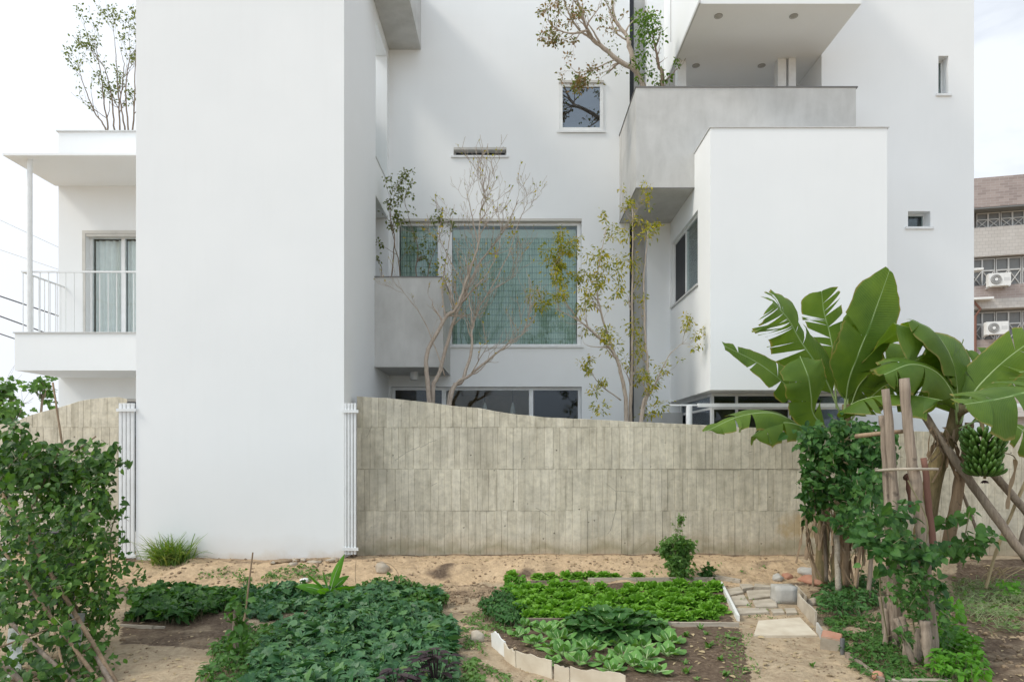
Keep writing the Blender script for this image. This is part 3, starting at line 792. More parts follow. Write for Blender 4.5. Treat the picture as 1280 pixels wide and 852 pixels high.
# ------------------------------------------------------------------ apartment building far right
ang = -math.atan2(.62, 2.46)
AO = V((24.0, 40.75, 0))
A = thing('apartment_building', 'older apartment block with brown tile bands and many windows far right', 'building', AO, None, ang)
def apt(name, fn, m_, par=A): 
    mb = MB(); fn(mb); return part(mb, name, M[m_], par, raw=True)
L = 34.0
apt('wall', lambda m: m.box(.0, L, .5, 12, 0, 17.0), 'light_tile')
apt('roof_band', lambda m: m.box(-.3, L + .3, -.5, 12.3, 15.65, 17.35), 'brown_tile')
apt('roof_soffit', lambda m: m.box(-.28, L + .28, -.48, 12.2, 15.56, 15.647), 'apt_dark')
apt('parapet_band', lambda m: m.box(0, L, -.02, .45, 12.93, 14.62), 'light_tile')
for k in range(4):
    z0 = 11.18 - 3.14 * k
    apt('parapet_band', lambda m: m.box(2.7, L, -.22, .45, z0 - .79, z0), 'brown_tile')
    apt('parapet_band', lambda m: m.box(2.68, L, -.26, .45, z0 - 1.35, z0 - .793), 'light_tile')
def apt_window(x0, x1, z0, z1):
    m = MB(); n = 2
    w = (x1 - x0) / n; holes = []
    for i in range(n):
        a = x0 + w*i
        holes += [(a + .04, a + w - .04, z0 + .05, z0 + (z1-z0)*.55), (a + .04, a + w - .04, z0 + (z1-z0)*.6, z1 - .05)]
    wall_holes(m, x0, x1, z0, z1, .30, .36, holes)
    for (a, b, c, d) in holes[::2]:
        for s in ((a, c, b, d), (a, d, b, c)):
            m.tube([(s[0], .33, s[1]), (s[2], .33, s[3])], .03, 4)
    f = part(m, 'window', M['apt_frame'], A, raw=True)
    m = MB(); m.box(x0 + .02, x1 - .02, .38, .40, z0 + .02, z1 - .02); part(m, 'pane', M['apt_dark'], f, raw=True)
for x in (3.4, 4.65, 5.9, 7.5, 8.75, 10.3, 11.6):
    apt_window(x, x + 1.2, 14.62, 15.55)
for k in range(3):
    zb = 11.2 - 3.14*k
    for x in (3.05, 4.4, 5.75, 7.6, 8.95, 10.6, 12.0):
        apt_window(x, x + 1.3, zb, zb + 1.66)
apt('stair_slab', lambda m: (m.box(1.6, 3.4, -.7, .0, 12.0, 12.12), m.box(1.6, 3.9, -.75, .0, 10.3, 10.42), m.box(2.3, 2.42, -.3, .4, 10.42, 12.9)), 'ac')
apt('stair_wall', lambda m: m.box(1.4, 2.9, -.3, .45, 3.5, 10.0), 'ac')
apt('drain_pipe', lambda m: m.tube([(3.1, -.35, 0), (3.1, -.35, 9.4), (3.35, -.4, 9.8), (3.0, -.4, 10.25)], .07, 8), 'rust')
apt('tile_panel', lambda m: m.box(1.0, 3.2, .1, .49, 13.2, 15.5), 'brown_tile')
def ac_unit(px, py, Y, label):
    c = P(px, py, Y); t = thing('air_conditioner', label, 'air conditioner', c, 'air conditioners on the far apartment block', ang)
    m = MB(); m.box(-.55, .55, -.4, 0, -.36, .36)
    b = part(m, 'casing', M['ac'], t, raw=True)
    m = MB(); v = []; n = 24
    m.tube([(-.18, -.402, 0), (-.18, -.43, 0)], [.29, .27], n); part(m, 'fan_grille', M['ac_dark'], t, raw=True)
    m = MB(); m.tube([(-.18, -.431, 0), (-.18, -.45, 0)], .09, 14)
    for r_ in (.15, .21, .26):
        pts = [(-.18 + r_*math.cos(a*.3), -.435, r_*math.sin(a*.3)) for a in range(22)]
        m.tube(pts, .008, 4)
    part(m, 'fan_guard', M['ac'], t, raw=True)
    m = MB(); m.box(.2, .5, -.404, -.401, -.1, .1); part(m, 'side_vent', M['pale_metal'], t, raw=True)
    m = MB(); m.box(-.5, -.44, -.4, .35, -.42, -.36); m.box(.44, .5, -.4, .35, -.42, -.36); part(m, 'bracket', M['apt_frame'], t, raw=True)
ac_unit(1246, 351, 39.3, 'upper white air conditioner on the far brown tiled apartment block')
ac_unit(1243, 411, 39.3, 'lower white air conditioner on the far brown tiled apartment block')

# ------------------------------------------------------------------ overhead cables at the left
for (x0, y0, x1, y1, Y, r, mm, lab) in ((0, 275, 71, 308, 34, .018, 'palecable', 'topmost faint pale overhead cable against the left sky'),
        (0, 312, 71, 336, 34, .018, 'palecable', 'second faint pale overhead cable from the top at left'),
        (0, 370, 71, 394, 30, .030, 'cable', 'uppermost dark overhead cable crossing behind the balcony railing'),
        (0, 395, 71, 421, 30, .030, 'cable', 'middle dark overhead cable in the left sky'),
        (0, 417, 71, 441, 30, .026, 'cable', 'lowest dark overhead cable just above the balcony slab')):
    a, b = P(x0, y0, Y), P(x1, y1, Y); d = b - a
    pts = [a - d*3 + V((0, 0, 0)), a - d, a, b, b + d, b + d*4]
    m = MB(); m.tube(pts, r, 5); solid(m, 'overhead_cable', M[mm], lab, 'cable', a, 'overhead cables')

# ------------------------------------------------------------------ leaf templates
def mk_leaf(rows, fold=.12, droop=.18, back=None):
    """rows: (t, half width, back sweep); left/mid/right vertices per row, closed by base and tip"""
    v = [(0, 0, 0)]; f = []
    for (t, w, bk) in rows:
        z = -droop * t * t
        v += [(-w, t - bk, z + fold * w), (0, t, z), (w, t - bk, z + fold * w)]
    n = len(rows); v.append((0, 1, -droop * 1.1))
    f += [(0, 2, 1), (0, 3, 2)]
    for i in range(n - 1):
        a = 1 + 3*i; f += [(a, a+1, a+4, a+3), (a+1, a+2, a+5, a+4)]
    a = 1 + 3*(n-1); f += [(a, a+1, 3*n+1), (a+1, a+2, 3*n+1)]
    return (v, f)
T_SIMPLE = mk_leaf([(.10, .12, .02), (.28, .25, .02), (.50, .28, .0), (.72, .20, .0), (.88, .09, .0)], .25, .22)
T_WIDE = mk_leaf([(.08, .24, .06), (.26, .38, .04), (.48, .38, .0), (.70, .26, .0), (.87, .11, .0)], .2, .2)
T_NARROW = mk_leaf([(.2, .10, 0), (.5, .13, 0), (.8, .07, 0)], .2, .2)
T_HEART = mk_leaf([(.04, .26, .20), (.18, .42, .14), (.36, .44, .05), (.56, .34, .0), (.75, .20, .0), (.89, .08, .0)], .22, .25)
T_LOBE = ([(0,0,0), (-.20,-.10,.03), (-.42,.0,.05), (-.52,.16,.04), (-.36,.26,.02), (-.28,.36,.0), (-.38,.52,.04), (-.24,.62,.02), (-.12,.76,-.03), (0,1,-.16), (.12,.76,-.03), (.24,.62,.02), (.38,.52,.04), (.28,.36,.0), (.36,.26,.02), (.52,.16,.04), (.42,.0,.05), (.20,-.10,.03), (0,.3,-.05), (0,.62,-.08)],
          [(0,18,2,1), (18,4,3,2), (18,5,4), (18,19,6,5), (19,7,6), (19,8,7), (19,9,8), (0,17,16,18), (18,16,15,14), (18,14,13), (18,13,12,19), (19,12,11), (19,11,10), (19,10,9)])
def tri_leaf(angs, src, sc_):
    v = []; f = []
    for a, k in zip(angs, sc_):
        b = len(v); ca, sa = math.cos(R(a)), math.sin(R(a))
        for (x, y, z) in src[0]: v.append(((x*ca + y*sa)*k, (y*ca - x*sa)*k, z*k))
        f += [tuple(i + b for i in q) for q in src[1]]
    return (v, f)
T_SLIM = mk_leaf([(.15, .10, 0), (.42, .17, 0), (.72, .10, 0)], .3, .25)
T_SPIKE = tri_leaf((-62, -28, 0, 28, 62), T_SLIM, (.6, .85, 1, .85, .6))
T_CHIP = ([(0,0,0), (-.3,.5,.04), (.3,.5,.04), (0,1,0)], [(0,2,3,1)])
def rdir(r=rnd, zmin=-1, zmax=1):
    a = r.uniform(0, 6.2832); z = r.uniform(zmin, zmax); q = math.sqrt(max(0, 1 - z*z))
    return V((q*math.cos(a), q*math.sin(a), z))
def gauss3(s, r=rnd): return V((r.gauss(0, s), r.gauss(0, s), r.gauss(0, s)))

def branch(mb, p, d, L, r, lvl, tips, rg, up=.25, wig=.18, seg=5, ch=(2, 3), ang_=(20, 45), shrink=(.5, .72), side=None, thin=.35, mi=0, minr=.0022):
    pts = [p.copy()]; dirs = []; d = d.normalized()
    for i in range(seg):
        d = (d + V((rg.gauss(0, wig), rg.gauss(0, wig), rg.gauss(0, wig*.6) + up*.3))).normalized()
        p = p + d * (L / seg); pts.append(p.copy()); dirs.append(d.copy())
    rad = [max(minr, r * (1 - (1-thin) * i / seg)) for i in range(seg + 1)]
    mb.tube(pts, rad, 7 if r > .012 else (5 if r > .005 else 4), mi, True)
    if lvl <= 1: tips.append((pts[-1], d.copy(), lvl))
    if lvl <= 0:
        for q, dd in zip(pts[2:], dirs[1:]): tips.append((q, dd, -1))
        return
    for i in range(rg.randint(*ch)):
        k = rg.randint(1, seg) if i else seg
        a = R(rg.uniform(*ang_)); ax = rdir(rg)
        base = dirs[k-1]; perp = (ax - base * ax.dot(base))
        if perp.length < .01: continue
        nd = base * math.cos(a) + perp.normalized() * math.sin(a)
        branch(mb, pts[k], nd, L * rg.uniform(*shrink), max(minr, rad[k] * .72), lvl - 1, tips, rg, up, wig, seg, ch, ang_, shrink, side, thin, mi, minr)

def stem(mb, pts, r0, r1, tips, rg, side_n=6, lvl=2, Ls=(.3, .6), start=.25, mi=0, up=.3, spread=(25, 55), wig=.15, ch=(2, 3), minr=.0022):
    c = cr(pts, 6); n = len(c)
    c = [q + V((rg.gauss(0, .006), rg.gauss(0, .006), 0)) if 0 < i < n-1 else q for i, q in enumerate(c)]
    rad = [r0 + (r1 - r0) * i / (n - 1) for i in range(n)]
    mb.tube(c, rad, 9, mi, True, .06)
    for i in range(side_n):
        k = min(n - 2, int(n * rg.uniform(start, 1)))
        if i < 2: k = n - 2
        t = (c[k+1] - c[max(0, k-1)]).normalized(); a = R(rg.uniform(*spread)); ax = rdir(rg); pe = ax - t * ax.dot(t)
        nd = t * math.cos(a) + pe.normalized() * math.sin(a)
        branch(mb, c[k], nd, rg.uniform(*Ls), rad[k] * .6, lvl, tips, rg, up, wig, 5, ch, minr=minr)

def clump(mb, c, rad, n, size, T=T_SIMPLE, rg=rnd, mi=0, flat=1.0, droop=.2):
    for _ in range(n):
        q = c + gauss3(rad * .55, rg); d = (q - c); d = (d.normalized() if d.length > 1e-4 else rdir(rg)) + rdir(rg) * .7 - V((0, 0, droop))
        mb.tmpl(T, q, d, rdir(rg, .2, 1), size * rg.uniform(.6, 1.2), mi, flat)

# bare tree behind the wall ------------------------------------------------------------
rg = random.Random(21)
Yt = 11.5
t = thing('bare_tree', 'slender nearly leafless multi stemmed tree in front of the big blinded window', 'tree', (bx(550, Yt), Yt, 0))
mb = MB(); tips = []
def st(pl, Y0, Y1, r0, r1, n, **k):
    pts = [P(x, y, Y0 + (Y1 - Y0) * i / (len(pl) - 1)) for i, (x, y) in enumerate(pl)]
    g0 = pts[0].copy(); g0.z = -.1; g0.x += (pts[0].x - pts[1].x) * .5
    stem(mb, ([g0] if k.pop('ground', True) else []) + pts, r0, r1, tips, rg, n, **k)
st([(536,501),(533,445),(557,397),(570,385),(585,344),(598,306),(600,269),(606,236)], Yt, Yt - .3, .046, .006, 20, start=.35, Ls=(.3,.6), up=.45, minr=.0032)
st([(540,501),(550,464),(565,408),(574,385),(597,333),(630,288),(648,250)], Yt + .1, Yt + .4, .044, .006, 20, start=.35, Ls=(.3,.6), up=.45, minr=.0032)
st([(561,504),(578,475),(589,438),(591,408),(608,370),(645,344)], Yt, Yt + .25, .044, .006, 13, start=.4, Ls=(.3,.6), up=.45, minr=.0032)
st([(563,502),(589,468),(630,434),(660,412)], Yt - .05, Yt - .4, .038, .005, 11, start=.4, Ls=(.3,.6), up=.4, minr=.0032)
st([(591,408),(585,370),(565,330),(545,290)], Yt, Yt - .3, .014, .004, 7, start=.3, Ls=(.2,.4), ground=False)
st([(557,397),(553,360),(560,310),(566,270)], Yt, Yt + .3, .016, .004, 7, start=.3, Ls=(.2,.4), ground=False)
st([(570,385),(610,340),(625,300),(622,258)], Yt, Yt + .2, .014, .004, 8, start=.3, Ls=(.2,.4), ground=False)
st([(598,306),(590,270),(583,240)], Yt - .2, Yt - .2, .012, .004, 7, start=.2, Ls=(.2,.4), ground=False, up=.5)
st([(608,370),(635,320),(648,280),(660,250)], Yt + .2, Yt + .3, .012, .004, 8, start=.2, Ls=(.2,.4), ground=False, up=.5)
st([(556,470),(530,400),(500,360)], Yt, Yt - .3, .012, .003, 6, start=.3, Ls=(.2,.35), ground=False)
part(mb, 'trunk', M['bark_pale'], t, True)
mb = MB()
for p, d, l in tips:
    if rg.random() < .10: mb.tmpl(T_SIMPLE, p, d + rdir(rg)*.6, rdir(rg, .2, 1), rg.uniform(.03, .055))
for (x, y) in ((553, 345), (560, 360), (552, 330), (618, 318), (640, 300), (545, 290)):
    clump(mb, P(x, y, Yt), .09, 12, .06, T_SIMPLE, rg)
part(mb, 'crown', M['lf_yellow'], t)

# yellow-green tree ---------------------------------------------------------------------
rg = random.Random(33); Yt = 11.4
t = thing('yellow_green_tree', 'thin multi stemmed tree with yellow green leaf tufts by the concrete recess', 'tree', (bx(790, Yt), Yt, 0))
mb = MB(); tips = []
st([(784,526),(776,464),(761,434),(728,404),(694,385)], Yt, Yt - .4, .045, .005, 10, start=.4, Ls=(.2,.4), ch=(1, 2))
st([(788,526),(790,445),(791,333),(791,261)], Yt + .1, Yt + .2, .042, .006, 13, start=.35, Ls=(.2,.4), ch=(1, 2))
st([(801,526),(810,483),(806,408),(805,351),(810,288)], Yt, Yt + .1, .036, .005, 9, start=.3, Ls=(.2,.35), ch=(1, 2))
st([(803,524),(818,483),(836,445),(855,427)], Yt, Yt - .2, .024, .004, 7, start=.3, Ls=(.15,.3), ch=(1, 2))
st([(776,464),(754,400),(746,351),(758,284)], Yt, Yt - .2, .024, .004, 9, start=.2, Ls=(.2,.35), ch=(1, 2), ground=False)
st([(776,500),(750,480),(740,466)], Yt, Yt - .2, .012, .004, 3, start=.3, Ls=(.1,.2), ground=False)
st([(761,434),(720,395),(690,345),(700,320)], Yt, Yt - .3, .014, .004, 6, start=.3, Ls=(.15,.3), ground=False)
part(mb, 'trunk', M['bark_pale'], t, True)
mb = MB()
for (zx, zy) in ((120,320),(60,410),(215,270),(230,360),(270,290),(300,320),(210,410),(270,520),(350,500),(280,190),(395,190),(150,250),(60,250),(300,385),(240,770),(220,715),(440,770),(450,640),(420,690),(380,660),(400,790),(285,575),(330,200),(95,345),(40,430),(20,390),(100,300),(240,260),(195,330),(250,330),(320,280),(120,360),(75,280),(345,285),(170,330)):
    c = P(660 + zx*.3755, 220 + zy*.3755, Yt + rg.uniform(-.3, .15))
    rr = rg.uniform(.08, .15)
    clump(mb, c, rr, int(28 + rr * 330), .068, T_SIMPLE, rg, 0, .6, .4)
    # short twig that carries the tuft
for p, d, l in tips:
    if rg.random() < .4: clump(mb, p, .05, 7, .06, T_SIMPLE, rg, 0, .7, .4)
part(mb, 'crown', M['lf_yellow'], t)

# tree on the upper concrete balcony ---------------------------------------------------------
rg = random.Random(5); Yt = 12.5
t = thing('balcony_tree', 'pale twisting tree with sparse leaves leaning out over the upper concrete balcony', 'tree', (bx(804, Yt), Yt, 6.24))
mb = MB(); tips = []
def st2(pl, Y0, Y1, r0, r1, n, **k):
    pts = [P(x, y, Y0 + (Y1 - Y0) * i / (len(pl) - 1)) for i, (x, y) in enumerate(pl)]
    if k.pop('ground', True):
        g0 = pts[0].copy(); g0.z = 6.25; pts = [g0] + pts
    stem(mb, pts, r0, r1, tips, rg, n, **k)
st2([(804,108),(770,74),(742,50),(734,38),(726,15),(718,-12)], Yt, Yt - .5, .055, .016, 9, start=.3, Ls=(.3,.6), ch=(1, 3), up=-.05)
st2([(797,96),(787,58),(783,45),(768,22),(765,-10)], Yt, Yt + .3, .05, .02, 7, start=.3, Ls=(.25,.5), ground=False, ch=(1, 2))
st2([(742,50),(725,38),(712,20),(704,-5)], Yt - .2, Yt - .5, .022, .01, 7, start=.2, Ls=(.2,.4), ground=False)
st2([(734,38),(715,42),(695,36),(684,24)], Yt - .4, Yt - .6, .02, .006, 9, start=.1, Ls=(.15,.35), ground=False, up=-.1)
st2([(770,74),(745,85),(722,92)], Yt - .1, Yt - .4, .014, .005, 7, start=.2, Ls=(.12,.25), ground=False, up=-.2)
st2([(783,50),(770,40),(762,22)], Yt, Yt, .018, .008, 4, start=.2, Ls=(.2,.3), ground=False)
part(mb, 'trunk', M['bark_pale'], t, True)
mb = MB()
for p, d, l in tips:
    if rg.random() < .35: clump(mb, p, .05, 4, .058, T_SIMPLE, rg, rg.choice((0, 1, 1)))
for (x, y) in ((700,20),(690,30),(712,45),(720,40),(745,80),(735,85),(755,78),(765,85),(700,45),(690,50),(760,60),(775,88),(728,100),(735,103),(745,98),(770,60),(790,80)):
    clump(mb, P(x, y, Yt - .2), .10, 7, .055, T_SIMPLE, rg, 1 if x < 715 or y > 95 else 0)
part(mb, 'crown', [M['lf_olive'], M['lf_rust']], t)
t = thing('bushy_tree', 'small dense green leafy tree beside the pale twisting tree on the upper balcony', 'tree', (bx(826, 12.3), 12.3, 6.24))
mb = MB(); tips = []; Yt = 12.3
st2([(828,103),(824,84),(820,64),(815,40)], Yt, Yt, .045, .01, 9, start=.3, Ls=(.15,.3), ch=(1, 2))
st2([(822,106),(838,96),(846,86)], Yt, Yt, .015, .006, 3, start=.3, Ls=(.1,.15), ch=(1, 2), ground=False)
part(mb, 'trunk', M['bark_brown'], t, True)
mb = MB()
for (x, y, rr, n) in ((805,35,.16,170),(815,28,.12,110),(797,22,.08,50),(820,45,.12,80),(808,50,.12,70),(803,67,.10,60),(798,78,.09,50),(812,90,.08,40),(846,80,.05,24),(800,96,.06,25),(836,98,.05,20),(826,98,.12,60),(812,18,.06,30)):
    clump(mb, P(x, y, Yt), rr * 1.15, n, .06, T_SIMPLE, rg)
part(mb, 'crown', M['lf_tree'], t)

# shrub on the left concrete balcony ------------------------------------------------------------
rg = random.Random(8); Yt = 12.6
mb = MB(); tips = []
def st3(pl, Y0, r0, n, zg, **k):
    pts = [P(x, y, Y0) for (x, y) in pl]; g0 = pts[0].copy(); g0.z = zg
    stem(mb, [g0] + pts, r0, .003, tips, rg, n, **k)
t = thing('balcony_shrub', 'thin shrub with a few olive leaves standing on the left concrete balcony', 'shrub', (bx(500, Yt), Yt, 3.2))
st3([(490,345),(493,300),(487,260),(492,232)], Yt, .015, 10, 3.2, start=.3, Ls=(.15,.4), lvl=1)
st3([(500,345),(494,310),(490,285),(486,262)], Yt, .013, 8, 3.2, start=.3, Ls=(.15,.35), lvl=1)
st3([(520,345),(522,310),(512,275),(505,245)], Yt + .1, .013, 9, 3.2, start=.3, Ls=(.15,.35), lvl=1)
st3([(535,345),(545,310),(553,285)], Yt + .1, .012, 9, 3.2, start=.3, Ls=(.15,.35), lvl=1)
st3([(477,345),(473,325)], Yt, .008, 3, 3.2, start=.5, Ls=(.1,.15), lvl=0)
part(mb, 'trunk', M['bark_brown'], t, True)
mb = MB()
for p, d, l in tips:
    if rg.random() < .4: clump(mb, p, .035, 3, .06, T_SIMPLE, rg)
for (x, y) in ((503,218),(492,232),(509,238),(513,244),(494,259),(504,268),(516,266),(495,278),(500,278),(540,275),(545,300),(535,320),(520,310),(550,330),(540,335),(530,300),(510,330),(556,320)):
    clump(mb, P(x, y, Yt), .07, 10, .06, T_SIMPLE, rg)
part(mb, 'crown', M['lf_olive'], t)

# tree on the roof of the left wing -----------------------------------------------------------------
rg = random.Random(12); Yt = 13.9
for (bxp, pls, lab) in ((148, [[(135,165),(130,130),(124,80),(116,45)], [(143,165),(139,120),(130,85),(112,60)], [(133,165),(118,140),(104,105),(98,80)]], 'slim roof tree with russet green leaves nearest the open sky'),
                        (162, [[(150,165),(148,120),(145,70),(142,35)], [(160,165),(157,110),(162,70),(160,40)], [(166,165),(168,120),(170,70),(172,40)], [(156,165),(151,125),(155,85),(150,60)]], 'slim roof tree rising right beside the white tower edge')):
    t = thing('roof_tree', lab, 'tree', (bx(bxp, Yt), Yt, 7.3)); mb = MB(); tips = []
    for pl in pls: st3(pl, Yt, .022, 8, 7.3, start=.35, Ls=(.25,.5), lvl=1, up=.5)
    part(mb, 'trunk', M['bark_brown'], t, True)
    mb = MB()
    for p, d, l in tips:
        if rg.random() < (.55 if p.z > 8.8 else .3): clump(mb, p, .05, 4, .055, T_SIMPLE, rg)
    part(mb, 'crown', M['lf_olive'], t)

# trees behind the left wall --------------------------------------------------------------------------
rg = random.Random(14)
for (x, y, Y, rr, lab, n) in ((15, 500, 15.5, .55, 'broad leaved green tree behind the left end of the concrete wall', 380), (54, 487, 15.0, .26, 'small broad leaved tree top between the left tree and the white wing', 90), (-40, 520, 17, 1.2, 'big leafy tree at the left edge behind the vines', 500)):
    c = P(x, y, Y); t = thing('broad_leaved_tree', lab, 'tree', (c.x, Y, 0)); mb = MB(); tips = []
    stem(mb, [V((c.x, Y, -.1)), V((c.x - .1, Y, c.z * .5)), c], .06, .02, tips, rg, 9, lvl=1, Ls=(rr*.6, rr*1.2), start=.6)
    part(mb, 'trunk', M['bark_brown'], t, True)
    mb = MB()
    for _ in range(9):
        cc = c + gauss3(rr * .42, rg); clump(mb, cc, rr * .35, n // 9, .15, T_LOBE, rg, 0, 1, .5)
    part(mb, 'crown', M['lf_back'], t)
# ------------------------------------------------------------------ ground
def poly_in(x, y, poly):
    c = False; n = len(poly)
    for i in range(n):
        (x1, y1), (x2, y2) = poly[i], poly[i-1]
        if (y1 > y) != (y2 > y) and x < (x2-x1)*(y-y1)/(y2-y1)+x1: c = not c
    return c
def gp(*pix): return [(lambda q: (q.x, q.y))(G(a, b)) for a, b in pix]
BED1 = gp((632, 733), (900, 731), (918, 779), (650, 780))
BED2 = gp((612, 779), (925, 785), (940, 852), (820, 860), (700, 846), (632, 812))
DARKL = gp((150, 770), (300, 765), (330, 800), (250, 812), (150, 805))
RIGHT = gp((1195, 700), (1400, 700), (1500, 860), (1190, 860))
BEDR = gp((1010, 738), (1190, 738), (1200, 860), (1090, 850), (1040, 800))
def axis_(lo, hi, step, far_lo, far_hi):
    a = []; x = lo
    while x < hi: a.append(x); x += step
    a.append(hi); s = step; x = lo; pre = []
    while x > far_lo: s *= 1.5; x -= s; pre.append(x)
    s = step; x = hi; post = []
    while x < far_hi: s *= 1.5; x += s; post.append(x)
    return pre[::-1] + a + post
xs = axis_(-6.2, 7.6, .036, -600, 600); ys = axis_(4.4, 10.4, .036, -600, 900)
nx, ny = len(xs), len(ys)
v = []; sand = []; dark = []
for y in ys:
    for x in xs:
        inside = -8 < x < 9 and 3.5 < y < 12
        v.append((x, y, gz(x, y) if inside else (gz(x, y) if abs(x) < 20 and -6 < y < 12 else (0 if y > 10.2 else -.25))))
        s = sm((y - (8.85 - .5 * sm((-.6 - x) / 2.2))) / .5)
        if x > 4.2: s *= .35
        s = max(s, .35 * sm((x - 2.1) / .3) * sm((3.6 - x) / .3))
        d = 0.0
        if inside:
            if poly_in(x, y, BED1) or poly_in(x, y, BED2): d = .95
            elif poly_in(x, y, RIGHT): d = .62
            elif poly_in(x, y, DARKL): d = .62
            elif poly_in(x, y, BEDR): d = .5
            dd = math.exp(-((x + .5)**2 / .10 + (y - 8.6)**2 / .14)); 
            if dd > .3: d = max(d, .7 * dd); s *= 1 - dd
            if -2.6 < x < -.2 and y < 8.6: d = max(d, .35)
            if y > 10.16 or (-5.6 < x < -2.3 and y > 9.76): d = max(d, .52)
            d = max(d, .9 * max(0, nz(x*1.6, y*2.6, 77)) if y > 8.7 else 0)
        sand.append(s); dark.append(d)
fc = []
for j in range(ny - 1):
    for i in range(nx - 1):
        a = j*nx + i; fc.append((a, a+1, a+nx+1, a+nx))
mb = MB(); mb.v = v; mb.f = fc; mb.m = [0] * len(fc)
g = mb.build('ground', M['ground'], None, None, True); tag(g, kind='structure')
for nm_, arr in (('sand', sand), ('dark', dark)):
    at = g.data.attributes.new(nm_, 'FLOAT', 'POINT'); at.data.foreach_set('value', arr)

# clods and pebbles
def rock(mb, c, r, rg, sq=.7, mi=0, sub=1, stretch=(1, 1, 1)):
    ico = ROCK[sub]; ph = rg.uniform(0, 99); rot = Matrix.Rotation(rg.uniform(0, 6.28), 3, 'Z')
    vs = []
    for q in ico[0]:
        k = 1 + .35 * nz(q.x*1.3 + ph, q.y*1.3, q.z*1.3 + ph)
        w = rot @ V((q.x*stretch[0], q.y*stretch[1], q.z * sq * stretch[2])); vs.append(tuple(c + w * (k * r)))
    mb.add(vs, ico[1], mi)
import bmesh
ROCK = {}
for s_ in (1, 2, 3):
    bm = bmesh.new(); bmesh.ops.create_icosphere(bm, subdivisions=s_, radius=1); bm.verts.ensure_lookup_table()
    ROCK[s_] = ([v_.co.copy() for v_ in bm.verts], [tuple(x.index for x in f_.verts) for f_ in bm.faces]); bm.free()
rg = random.Random(2)
mb = MB()
for _ in range(9000):
    y = 4.6 + 5.6 * rg.random()**.8; x = rg.uniform(-5.8, 6.8)
    d = nz(x*.9, y*.9, 5)
    if rg.random() > .45 + d: continue
    big_ = rg.random() < .03
    r = rg.uniform(.004, .011) if not big_ else rg.uniform(.012, .03)
    rock(mb, V((x, y, gz(x, y) + r*.2)), r, rg, .7, 0, 1)
for _ in range(900):
    a = rg.gauss(0, 1); b_ = rg.gauss(0, 1); x = -.5 + a*.22; y = 8.6 + b_*.25; r = rg.uniform(.008, .028)
    rock(mb, V((x, y, gz(x, y) + r*.3)), r, rg, .7, 0, 1)
for _ in range(1500):
    x = rg.uniform(-5.2, 4.2); y = rg.uniform(8.5, 10.2); r = rg.uniform(.006, .022) * (1.5 if rg.random() < .08 else 1)
    if nz(x*1.4, y*2.2, 31) < rg.uniform(-.3, .35): continue
    rock(mb, V((x, y, gz(x, y) + r*.2)), r, rg, .7, 0, 1)
for _ in range(1200):   # rubble in the right-hand plot
    x = rg.uniform(4.1, 7.4); y = rg.uniform(5.2, 8.2); r = rg.uniform(.008, .03)
    rock(mb, V((x, y, gz(x, y) + r*.2)), r, rg, .7, 0, 1)
o = mb.build('soil_clods', M['clod']); tag(o, 'small clods and crumbs of soil scattered over the garden floor', 'soil', kind='stuff')
mb = MB()
for _ in range(4200):
    y = 4.8 + 5.3 * rg.random(); x = rg.uniform(-5.4, 6.8)
    if rg.random() > .40 + 1.2 * nz(x*.7, y*.7, 15) + (.5 if x > 3 else 0) + (.35 if poly_in(x, y, BED2) else 0): continue
    a = rg.uniform(0, 6.28); mb.tmpl(T_NARROW if rg.random() < .6 else T_SIMPLE, V((x, y, gz(x, y) + .008)), V((math.cos(a), math.sin(a), rg.uniform(-.1, .3))), V((rg.uniform(-.4,.4), rg.uniform(-.4,.4), 1)), rg.uniform(.025, .075))
o = mb.build('plant_litter', M['straw']); tag(o, 'dry straw and leaf litter lying on the garden soil', 'litter', kind='stuff')

# ------------------------------------------------------------------ single stones
rg = random.Random(44)
def stone(px, py, r, label, sq=.7, mm='stone', stretch=(1, 1, 1), sink=.3, group='loose stones in the garden'):
    c = G(px, py); mb = MB(); rock(mb, c + V((0, 0, r * sq * (1 - sink) * .6)), r, rg, sq, 0, 3, stretch)
    solid(mb, 'stone', M[mm], label, 'stone', c, group, True)
stone(478, 714, .10, 'rounded tan stone half buried in the sand below the left end of the wall', .8)
stone(596, 801, .065, 'pale round stone at the left corner of the leaf bed', 1.1, 'slab')
stone(352, 702, .09, 'flat dark stone at the foot of the tower near the middle of its base', .35, 'clod', (1.6, .7, 1))
stone(366, 707, .07, 'small brownish stone just below the foot of the tower', .5)
stone(392, 703, .07, 'flat tan stone wedged under the tower plaster', .35, 'stone', (1.6, .7, 1))
stone(417, 701, .07, 'flat grey stone at the right corner of the tower foot', .5, 'stone', (1.5, .8, 1))
stone(380, 728, .06, 'whitish stone beside the broad leaved green plant', .7, 'tilewhite')
stone(1012, 718, .15, 'big flat grey stone in front of the dry banana stalks', .45, 'block', (1.4, .9, 1))
stone(1014, 728, .14, 'rusty brown flat stone below the big grey stone at the banana foot', .45, 'brick', (1.4, .8, 1))
stone(984, 722, .07, 'reddish stone just behind the cement block', .7, 'brick')
stone(972, 725, .07, 'greenish grey stone behind the left end of the cement block', .8, 'block')
stone(576, 753, .06, 'dark stone on the front edge of the ashy soil heap', .6, 'clod')
stone(1016, 755, .07, 'brown stone just behind the beige edging plate', .8)
stone(441, 692, .07, 'reddish brown brick piece under the white slat gate', .8, 'brick', (1.3, .8, 1))

for i in range(16):
    stone(340 + i*5.6 + rg.uniform(-3, 3), 701 + rg.uniform(-1, 3), rg.uniform(.03, .055), 'small rubble stone in the broken line along the foot of the tower', .5, rg.choice(('stone', 'clod')), (1.4, .8, 1), .3, 'rubble along the tower foot')
